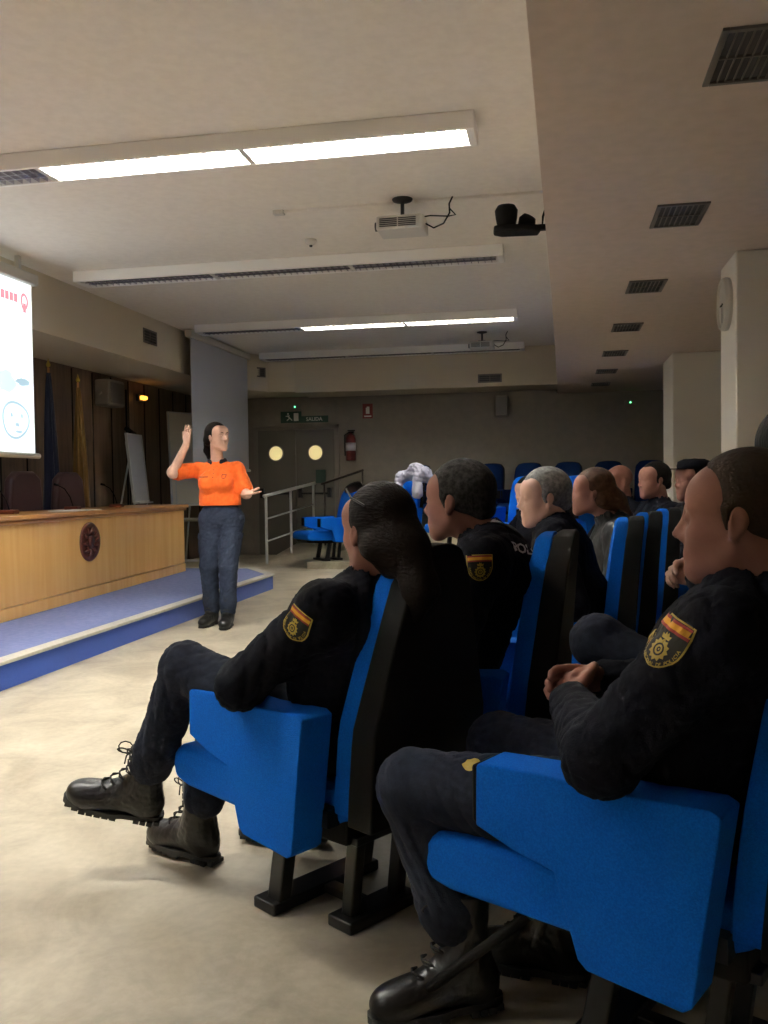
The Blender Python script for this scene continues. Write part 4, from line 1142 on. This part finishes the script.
sh = shield_poly(.017, .021, 8); d.rings(sh, M_patchred, .003, n=2); d.rings([(x*.7, y*.7) for x, y in sh], M_orange, .0036, n=2); d.build('emblem_print', 'small red shield print')
d = Decal(jP, JP['chest']*.5 + JP['neck']*.5 + V3(0, 0, -.02), fwd, (0, 0, 1))
d.quad(((-.013, -.06), (.013, -.06)), ((-.013, .05), (.013, .05)), M_orange, .005, 4)
for zz in (-.04, -.01, .02): d.rings([(.004*math.cos(a), zz+.004*math.sin(a)) for a in np.linspace(0, 2*PI, 9)[:-1]], M_collar, .0065, (0, zz), n=1)
d.build('placket')

# ------------------------------------------------------------------ black rod leaning under the foreground armrest
aB = math.radians(CB[2]); fB = Vector((-math.cos(aB), math.sin(aB), 0)); nB = Vector((-math.sin(aB), -math.cos(aB), 0))
c0 = Vector((CB[0], CB[1], 0))
pb = c0 + fB*.70 + nB*.27; pt_ = c0 + fB*.335 + nB*.166 + Vector((0, 0, .345))
rod = empty('black_rod', tuple(pb), 0, 'black rod leaning from under the foreground armrest down across the boot', 'stick')
m = MB(); v = pt_ - pb; m.tube([v*.04 + Vector((0, 0, .012)), v*.5 + Vector((0, 0, .012)), v + Vector((0, 0, .012))], [.011, .011, .011], 14); m.build('shaft', M_shell, rod, smooth=True)
m = MB(); m.tube([Vector((0, 0, .011)), v*.06 + Vector((0, 0, .012))], [.010, .014], 12); m.build('tip', M_rubber, rod, smooth=True)
m = MB(); m.tube([v*.80 + Vector((0, 0, .012)), v*1.04 + Vector((0, 0, .012))], [.0118, .0118], 14); m.build('grip', M_rubber, rod, smooth=True)

# ------------------------------------------------------------------ railings
def rail(name, pts, base, label, m, r=.021, mids=(.66, .33)):
    """pts: floor points (x, y, z) of the posts"""
    o = empty(name, pts[0], 0, label, 'railing'); O = Vector(pts[0]); P = [Vector(p)-O for p in pts]
    H = 1.0
    for p in P: MB().box((p.x-.017, p.y-.017, p.z), (p.x+.017, p.y+.017, p.z+H-.01)).build('post', m, o, bevel=.004)
    ext = (P[-1]-P[0]).normalized()*.06
    MB().tube([P[0]-ext+Vector((0, 0, H)), P[-1]+ext+Vector((0, 0, H))], r+.004, 12).build('handrail', m, o, smooth=True)
    for q in mids: MB().tube([P[0]+Vector((0, 0, H*q)), P[-1]+Vector((0, 0, H*q))], r*.62, 10).build('crossbar', m, o, smooth=True)
    return o
rail('railing', [(-4.13, 12.25, .02), (-4.0, 13.05, .12), (-3.86, 13.85, .19)], 0, 'pale grey metal railing beside the ramp, right of the presenter', M_steel)
o = empty('wall_handrail', (-3.40, 13.95, .18), 0, 'dark thin handrail rising towards the rear tiers behind the pale railing', 'railing')
MB().tube([(-.35, 0, 1.0), (.36, 0, 1.22)], .018, 10).build('handrail', M_darkrail, o, smooth=True)
for xx, zz, zb in ((-.30, 1.0, -.01), (.34, 1.20, -.18)): MB().tube([(xx, 0, zb), (xx, 0, zz)], .014, 8).build('post', M_darkrail, o, smooth=True)

# ------------------------------------------------------------------ ceiling vents and wall vents
def vent(loc, w, l, nrm, up, label, group, along=True):
    o = empty('air_vent', loc, 0, label, 'vent', group); M = lookM((0, 0, 0), nrm, up)
    m = MB(); t = .022
    m.box((-l/2, -w/2, 0), (l/2, -w/2+t, .010), M).box((-l/2, w/2-t, 0), (l/2, w/2, .010), M).box((-l/2, -w/2+t, 0), (-l/2+t, w/2-t, .010), M).box((l/2-t, -w/2+t, 0), (l/2, w/2-t, .010), M)
    m.build('frame', M_ventframe, o, bevel=.002)
    MB().box((-l/2+t, -w/2+t, -.001), (l/2-t, w/2-t, .0015), M).build('backing', M_grille, o)
    m = MB(); n = max(3, int((w-2*t)/.026))
    for k in range(1, n):
        y = -w/2+t + (w-2*t)*k/n; m.box((-l/2+t, y-.004, .0015), (l/2-t, y+.001, .008), M)
    m.box((-.004, -w/2+t, .0015), (.004, w/2-t, .009), M)
    m.build('slats', M_ventframe, o)
    return o
for y, lab in ((3.14, 'nearest and largest'), (4.92, 'second from the camera'), (6.64, 'third from the camera'), (8.34, 'fourth from the camera'), (9.98, 'fifth from the camera'), (11.56, 'sixth, just before the last one'), (13.06, 'farthest and smallest')):
    vent((.655, y, ZS), .26, .40, (0, 0, -1), (0, 1, 0), 'dark ceiling vent in the right soffit, %s' % lab, 'vents along the right soffit')
vent((-4.75, 9.88, 2.96), .17, .36, (1, 0, 0), (0, 1, 0), 'dark wall vent in the left fascia beside the grey hanging screen', 'fascia vents')
vent((-4.50, 13.12, 2.93), .15, .22, (.7, -.7, 0), (.7, .7, 0), 'small dark vent at the rear corner of the fascia', 'fascia vents')
vent((-.95, 13.4, 2.74), .13, .36, (0, -1, 0), (1, 0, 0), 'wide dark vent in the rear fascia', 'fascia vents')

# ------------------------------------------------------------------ projectors and other ceiling equipment
def projector(x, y, zt, sc, label):
    o = empty('ceiling_projector', (x, y, zt), 0, label, 'projector', 'ceiling projectors')
    S_ = lambda p: tuple(q*sc for q in p)
    MB().lathe([(0, 0), (.075*sc, 0), (.07*sc, -.012*sc), (.03*sc, -.022*sc), (0, -.022*sc)], 20).build('ceiling_plate', M_grille, o, smooth=True)
    MB().tube([S_((0, 0, -.015)), S_((0, 0, -.13))], .014*sc, 10).box(S_((-.05, -.05, -.145)), S_((.05, .05, -.128))).build('mount_pole', M_grille, o)
    b = MB().prism([(-.17*sc, -.13*sc), (.15*sc, -.13*sc), (.17*sc, -.11*sc), (.17*sc, .12*sc), (-.17*sc, .12*sc)], -.245*sc, -.145*sc, 'z').build('body', M_plast, o, bevel=.012*sc)
    for x0 in (-.145, -.01): 
        m = MB()
        for k in range(5): m.box(S_((x0, -.134, -.225+k*.013)), S_((x0+.125, -.129, -.218+k*.013)))
        m.build('air_grille', M_grille, b)
    MB().lathe([(0, .0), (.03*sc, 0), (.032*sc, .02*sc), (.026*sc, .02*sc), (.02*sc, .008*sc), (0, .010*sc)], 18, lookM(S_((-.17, -.05, -.2)), (-1, 0, 0))).build('lens', M_grille, b, smooth=True)
    MB().tube([S_(p) for p in ((.17, -.02, -.19), (.23, -.04, -.23), (.30, -.03, -.20), (.34, 0, -.12), (.335, .02, -.05), (.36, .02, .0))], .006*sc, 6).tube([S_(p) for p in ((.10, 0, -.14), (.2, 0, -.13), (.33, .01, -.14), (.38, .02, -.13), (.335, .02, -.08))], .005*sc, 6).build('cable', M_shell, o, smooth=True)
    return o
projector(-1.06, 6.30, ZC, 1.0, 'pale grey ceiling projector between the two nearest ceiling lights')
projector(-.95, 12.0, ZC, .95, 'small far ceiling projector in front of the farthest ceiling light')
o = empty('ceiling_conduit', (-2, 6.35, ZC), 0, 'thin white cable conduit running across the ceiling behind the near projector', 'conduit')
MB().box((.04, -.012, -.018), (.86, .012, 0)).box((1.02, -.012, -.018), (1.98, .012, 0)).build('trunking', M_ceil, o)
MB().box((-.04, -.03, -.03), (.04, .03, 0)).build('junction_box', M_plast, o, bevel=.004)
o = empty('smoke_detector', (-1.98, 7.15, ZC), 0, 'small pale smoke detector on the ceiling by the second ceiling light', 'smoke detector')
MB().lathe([(0, 0), (.05, 0), (.05, -.018), (.03, -.04), (0, -.045)], 20).build('base', M_plast, o, smooth=True)
MB().lathe([(0, -.045), (.014, -.045), (.012, -.058), (0, -.06)], 12).build('sensor', M_grille, o, smooth=True)

# black bracket with camera heads, fixed to the soffit edge
o = empty('camera_bracket', (-.02, 6.1, 2.92), 0, 'black ceiling bracket with two rounded camera heads beside the soffit edge', 'camera mount')
MB().prism([(-.37, -.08), (-.38, .02), (-.33, .07), (-.08, .09), (-.06, .0), (-.10, -.06), (-.30, -.10)], -.075, -.03, 'z').build('tray', M_shell, o, bevel=.012)
MB().box((-.10, .0, -.055), (.02, .05, -.02)).build('wall_arm', M_shell, o, bevel=.004)
MB().lathe([(0, -.035), (.060, -.03), (.072, .03), (.078, .085), (.06, .115), (0, .12)], 20, Matrix.Translation((-.29, .0, 0))).build('camera_head', M_shell, o, smooth=True)
MB().lathe([(0, -.035), (.05, -.03), (.062, .01), (.045, .045), (0, .055)], 20, Matrix.Translation((-.155, .02, 0)) @ Matrix.Rotation(.5, 4, 'Y')).build('camera_head', M_shell, o, smooth=True)
MB().tube([(-.13, .02, -.02), (-.05, .0, -.03), (-.045, 0, .03), (-.02, .0, .10)], .008, 8).build('cable', M_shell, o, smooth=True)

# ------------------------------------------------------------------ clock on the column
o = empty('wall_clock', (1.10, 6.00, 2.28), 0, 'round pale wall clock on the side of the near column', 'clock')
Mx = lookM((0, 0, 0), (-1, 0, 0), (0, 1, 0))
MB().lathe([(0, .0), (.165, 0), (.170, .02), (.160, .045), (.148, .045), (.146, .030), (0, .030)], 40, Mx).build('case', M_clock, o, smooth=False)
MB().lathe([(0, .031), (.146, .031)], 40, Mx).build('face', M_clock, o)
MB().box((-.005, -.005, .033), (.085, .005, .036), Mx).build('hour_hand', M_shell, o); MB().box((-.004, -.01, .037), (.004, .12, .039), Mx).build('minute_hand', M_shell, o)

# ------------------------------------------------------------------ back wall: signs, extinguisher, loudspeaker
YW = YB-.001
o = empty('exit_sign', (-4.24, YW, 2.30), 0, 'dark green running-figure exit sign above the double door', 'sign')
MB().box((-.26, -.012, -.09), (.10, 0, .10)).build('plate', M_green, o, bevel=.003)
m = MB().tube([(-.14, -.014, .03), (-.10, -.014, -.01)], .012, 6).tube([(-.10, -.014, -.01), (-.06, -.014, -.05)], .009, 6).tube([(-.10, -.014, -.01), (-.15, -.014, -.05)], .009, 6).tube([(-.17, -.014, .02), (-.10, -.014, .03)], .007, 6).box((-.03, -.015, -.06), (.05, -.012, .07)).lathe([(0, 0), (.016, 0)], 12, lookM((-.13, -.014, .06), (0, -1, 0)))
m.build('pictogram', M_plast, o)
o = empty('exit_lettering', (-3.92, YW, 2.262), 0, 'small dark lettered strip sign right of the exit pictogram', 'sign')
MB().box((-.24, -.010, -.055), (.24, 0, .055)).build('plate', M_green, o)
text_mesh('lettering', 'SALIDA', .085, lookM((0, -.011, 0), (0, -1, 0), (1, 0, 0)), M_plast, o)
def led(x, y, z, lab):
    o = empty('emergency_light', (x, y, z), 0, lab, 'emergency light', 'emergency lights')
    MB().box((-.09, -.05, -.035), (.09, 0, .035)).build('housing', M_wall, o, bevel=.006)
    MB().lathe([(0, 0), (.012, 0), (.010, .008), (0, .01)], 10, lookM((0, -.05, .0), (0, -1, 0))).build('indicator', M_ledg, o)
led(-4.24, YW, 2.47, 'emergency light with a green indicator right above the exit pictogram')
led(1.16, YW, 2.38, 'emergency light with a green indicator on the right end of the back wall')
o = empty('fire_sign', (-3.01, YW, 2.37), 0, 'small red fire extinguisher sign high on the back wall', 'sign')
MB().box((-.085, -.006, -.12), (.085, 0, .12)).build('plate', M_redpaper, o)
MB().box((-.03, -.009, -.045), (.03, -.006, .055)).box((-.015, -.009, .055), (.03, -.006, .072)).box((-.06, -.009, -.095), (.06, -.006, -.075)).build('pictogram', M_paper, o)
o = empty('fire_extinguisher', (-3.28, YW-.10, 1.56), 0, 'red fire extinguisher hanging on the back wall right of the door', 'fire extinguisher')
MB().lathe([(0, 0), (.075, 0), (.082, .012), (.082, .36), (.06, .41), (.03, .43), (.022, .455), (0, .455)], 24).build('cylinder', M_red, o, smooth=True)
MB().box((-.03, -.02, .45), (.05, .02, .475)).box((-.05, -.012, .485), (.07, .012, .50)).tube([(-.03, 0, .46), (-.10, 0, .42), (-.10, 0, .20), (-.095, -.01, .08)], .011, 8).build('valve_and_hose', M_shell, o)
MB().lathe([(.0825, .16), (.0835, .16), (.0835, .29), (.0825, .29)], 24).build('paper_band', M_paper, o, smooth=True)
MB().box((-.04, .07, .1), (.04, .10, .42)).build('bracket', M_shell, o)
o = empty('wall_speaker', (-.82, YW-.08, 2.38), 0, 'small grey loudspeaker on the back wall under the fascia', 'speaker')
MB().prism([(-.10, -.16), (.10, -.16), (.10, .16), (-.10, .16)], -.08, .06, 'y').build('cabinet', M_wall, o, bevel=.012)
MB().box((-.08, -.086, -.14), (.08, -.08, .14)).build('grille', M_ventframe, o); MB().box((-.02, .06, -.03), (.02, .081, .03)).build('bracket', M_shell, o)

# ------------------------------------------------------------------ behind the desk
def flag(x, y, m, label, seed, h=2.35):
    o = empty('furled_flag', (x, y, .168), 0, label, 'flag', 'furled flags on poles')
    MB().lathe([(0, 0), (.15, 0), (.15, .02), (.05, .05), (.03, .09), (0, .09)], 24).build('base', M_grille, o, smooth=True)
    MB().tube([(0, 0, .05), (0, 0, h)], .014, 10).build('pole', M_desktop, o, smooth=True)
    MB().lathe([(0, 0), (.018, .01), (.026, .03), (.012, .06), (0, .11)], 12, Matrix.Translation((0, 0, h))).build('finial', M_gold, o, smooth=True)
    mb = MB(); r = random.Random(seed); ph = [r.uniform(0, 6) for _ in range(4)]; prof = []
    rings = []
    for i in range(25):
        t = i/24; z = h-.06 - (h-.35)*t; R = .020 + .088*t**.8
        ring = []
        for k in range(40):
            a = 2*PI*k/40; q = R*(1 + .22*math.sin(7*a+ph[0]+2*t) + .12*math.sin(11*a+ph[1]-3*t))
            ring.append(mb.bm.verts.new((q*math.cos(a), .9*q*math.sin(a) + .03*t, z + .03*math.sin(3*a+ph[2])*t)))
        rings.append(ring)
    for A_, B_ in zip(rings, rings[1:]):
        for k in range(40): mb.bm.faces.new([A_[k], A_[(k+1) % 40], B_[(k+1) % 40], B_[k]])
    mb.bm.faces.new(rings[0]); mb.bm.faces.new(rings[-1][::-1])
    mb.build('flag_cloth', m, o, smooth=True)
flag(-5.56, 9.01, M_navyflag, 'furled dark navy flag on a pole behind the desk', 1)
flag(-5.56, 9.63, M_goldflag, 'furled ochre gold flag on a pole behind the desk', 2, 2.25)

def exec_chair(x, y, rz, label):
    o = empty('presidium_chair', (x, y, .168), rz, label, 'chair', 'high-backed chairs behind the desk')
    MB().prism([(-.28, -.26), (.28, -.26), (.30, .26), (-.30, .26)], .42, .52, 'z').build('seat', M_redchair, o, bevel=.03, seg=3)
    MB().prism([(-.25, .45), (.25, .45), (.29, .80), (.25, 1.10), (.14, 1.17), (-.14, 1.17), (-.25, 1.10), (-.29, .80)], -.36, -.26, 'x', Matrix.Rotation(0, 4, 'Z')).build('backrest', M_redchair, o, bevel=.035, seg=3)
    for sy in (-1, 1): MB().tube([(-.26, sy*.30, .50), (-.24, sy*.31, .68), (.15, sy*.31, .70), (.20, sy*.29, .50)], .022, 10).build('armrest', M_shell, o, smooth=True)
    MB().tube([(0, 0, .06), (0, 0, .42)], .03, 12).build('column', M_blackmetal, o, smooth=True)
    for k in range(5):
        a = 2*PI*k/5; MB().tube([(0, 0, .10), (.28*math.cos(a), .28*math.sin(a), .05)], [.022, .015], 8).lathe([(0, -.025), (.025, -.02), (.025, .02), (0, .025)], 12, Matrix.Translation((.28*math.cos(a), .28*math.sin(a), .026)) @ Matrix.Rotation(PI/2, 4, 'X')).build('leg', M_blackmetal, o)
exec_chair(-4.95, 8.02, 0, 'maroon high-backed chair behind the desk, just right of the lit screen')
exec_chair(-4.95, 8.85, 0, 'maroon high-backed chair behind the desk, standing between the two furled flags')

def mic(x, y, label):
    z0 = .9555
    o = empty('desk_microphone', (x, y, z0), 0, label, 'microphone', 'gooseneck microphones on the desk')
    MB().prism([(-.07, -.05), (.07, -.05), (.06, .05), (-.06, .05)], 0, .035, 'z').build('base', M_rosette, o, bevel=.01)
    MB().tube([(0, 0, .03), (-.01, -.03, .12), (-.03, -.09, .20), (-.06, -.16, .235)], .005, 8).build('gooseneck', M_shell, o, smooth=True)
    MB().tube([(-.055, -.15, .233), (-.075, -.19, .245)], [.010, .012], 10).build('capsule', M_shell, o, smooth=True)
mic(-4.36, 6.45, 'gooseneck microphone on the desk nearest the lit screen')
mic(-4.48, 7.62, 'gooseneck microphone on the desk in front of the navy flag')
mic(-4.52, 8.55, 'gooseneck microphone on the desk nearest its far end')
o = tag(MB().box((-.14, -.22, 0), (.14, .22, .006)).build('paper_sheets', M_paper), 'white paper sheets lying on the desk top above the emblem', 'paper'); o.location = (-4.30, 7.35, .9555)

o = empty('wall_speaker', (-5.66, 10.55, 2.38), 0, 'pale box loudspeaker on the wood panelling above the desk', 'speaker')
MB().box((-.09, -.21, -.17), (.12, .21, .17)).build('cabinet', M_doorframe, o, bevel=.03, seg=3); MB().box((.12, -.17, -.13), (.128, .17, .13)).build('grille', M_ventframe, o)
MB().tube([(.0, -.21, 0), (.0, -.29, -.04)], .02, 8).build('knob', M_doorframe, o)
o = empty('wall_lamp', (-5.74, 11.55, 2.42), 0, 'small glowing amber lamp on the panelling left of the grey screen', 'lamp')
MB().box((0, -.09, -.05), (.05, .09, .05)).build('housing', M_grille, o, bevel=.006)
for yy in (-.035, .035): MB().lathe([(0, 0), (.030, 0), (.030, .05), (.02, .07), (0, .075)], 14, lookM((.04, yy, 0), (1, 0, 0))).build('bulb', M_amber, o, smooth=True)

def easel(x, y, w, h, z0, tilt, rz, label, mt, nm='flip_chart'):
    o = empty(nm, (x, y, .0), rz, label, 'board'); 
    M = Matrix.Translation((0, 0, z0)) @ Matrix.Rotation(tilt, 4, 'Y')
    MB().box((0, -w/2, 0), (.02, w/2, h), M).build('board', mt, o, bevel=.003)
    m = MB(); t = .02
    m.box((-.004, -w/2-t, -t), (.026, -w/2, h+t), M).box((-.004, w/2, -t), (.026, w/2+t, h+t), M).box((-.004, -w/2, -t), (.026, w/2, 0), M).box((-.004, -w/2, h), (.026, w/2, h+t), M)
    m.build('frame', M_steel, o)
    for sy in (-1, 1): MB().tube([M @ Vector((-.02, sy*w*.42, h*.9)), (.10, sy*w*.46, .01)], .013, 8).build('leg', M_steel, o, smooth=True)
    MB().tube([M @ Vector((-.02, 0, h*.9)), (-.42, 0, .01)], .013, 8).build('leg', M_steel, o, smooth=True)
    MB().box((.0, -w/2, -.04), (.08, w/2, -.022), M).build('tray', M_steel, o)
    return o
e1 = easel(-5.35, 10.75, .50, .86, .82, -.10, .1, 'narrow grey flip chart board leaning behind the far end of the desk', M_scrfab); e1.location.z = .168
e2 = easel(-5.05, 12.05, .98, 1.28, .93, -.05, -.55, 'white board on a stand left of the presenter, below the grey screen', M_board, 'whiteboard'); e2.location.z = 0
o = empty('microphone_stand', (-5.60, 10.9, .168), 0, 'thin black vertical stand behind the flip chart', 'stand')
MB().tube([(0, 0, .02), (0, 0, 2.3)], .014, 8).build('pole', M_shell, o, smooth=True); MB().lathe([(0, 0), (.13, 0), (.13, .02), (0, .03)], 20).build('base', M_shell, o); MB().tube([(0, -.02, 1.78), (0, .22, 1.72)], .03, 8).build('arm', M_shell, o, smooth=True)

# small table with pale frame behind the presenter
o = empty('side_table', (-4.75, 11.3, 0), 0, 'small table with pale metal frame past the desk, behind the presenter', 'table')
MB().box((-.45, -.30, .70), (.45, .30, .73)).build('tabletop', M_doorframe, o, bevel=.004)
for sx in (-1, 1):
    for sy in (-1, 1): MB().box((sx*.41-.015, sy*.26-.015, 0), (sx*.41+.015, sy*.26+.015, .70)).build('leg', M_steel, o)
MB().box((-.41, -.272, .16), (.41, -.248, .19)).build('crossbar', M_steel, o)

# pale clothes over the lower-tier chair
s = Sdf((-.36, -.42, -.25), (.36, .42, .36), .012)
s.cap((0, -.20, .06), (0, .20, .10), .07, .08, .05); s.cap((-.04, .0, .14), (-.02, .24, .02), .08, .06, .06); s.cap((.05, -.18, .05), (.10, -.20, -.14), .06, .07, .05); s.cap((.06, .12, .05), (.12, .16, -.16), .06, .07, .05); s.ell((0, .05, .17), (.08, .10, .06), .05)
s.crumple(.012, 40, 6)
gm = s.mesh('draped_jacket'); cj = link('draped_jacket', gm, M_cloth); cj.location = (-1.80, 11.28, 1.20); cj.rotation_euler = (0, 0, PI - math.radians(-60))
tag(cj, 'crumpled lavender-white jacket draped over an empty chair behind the dark-haired woman', 'jacket')
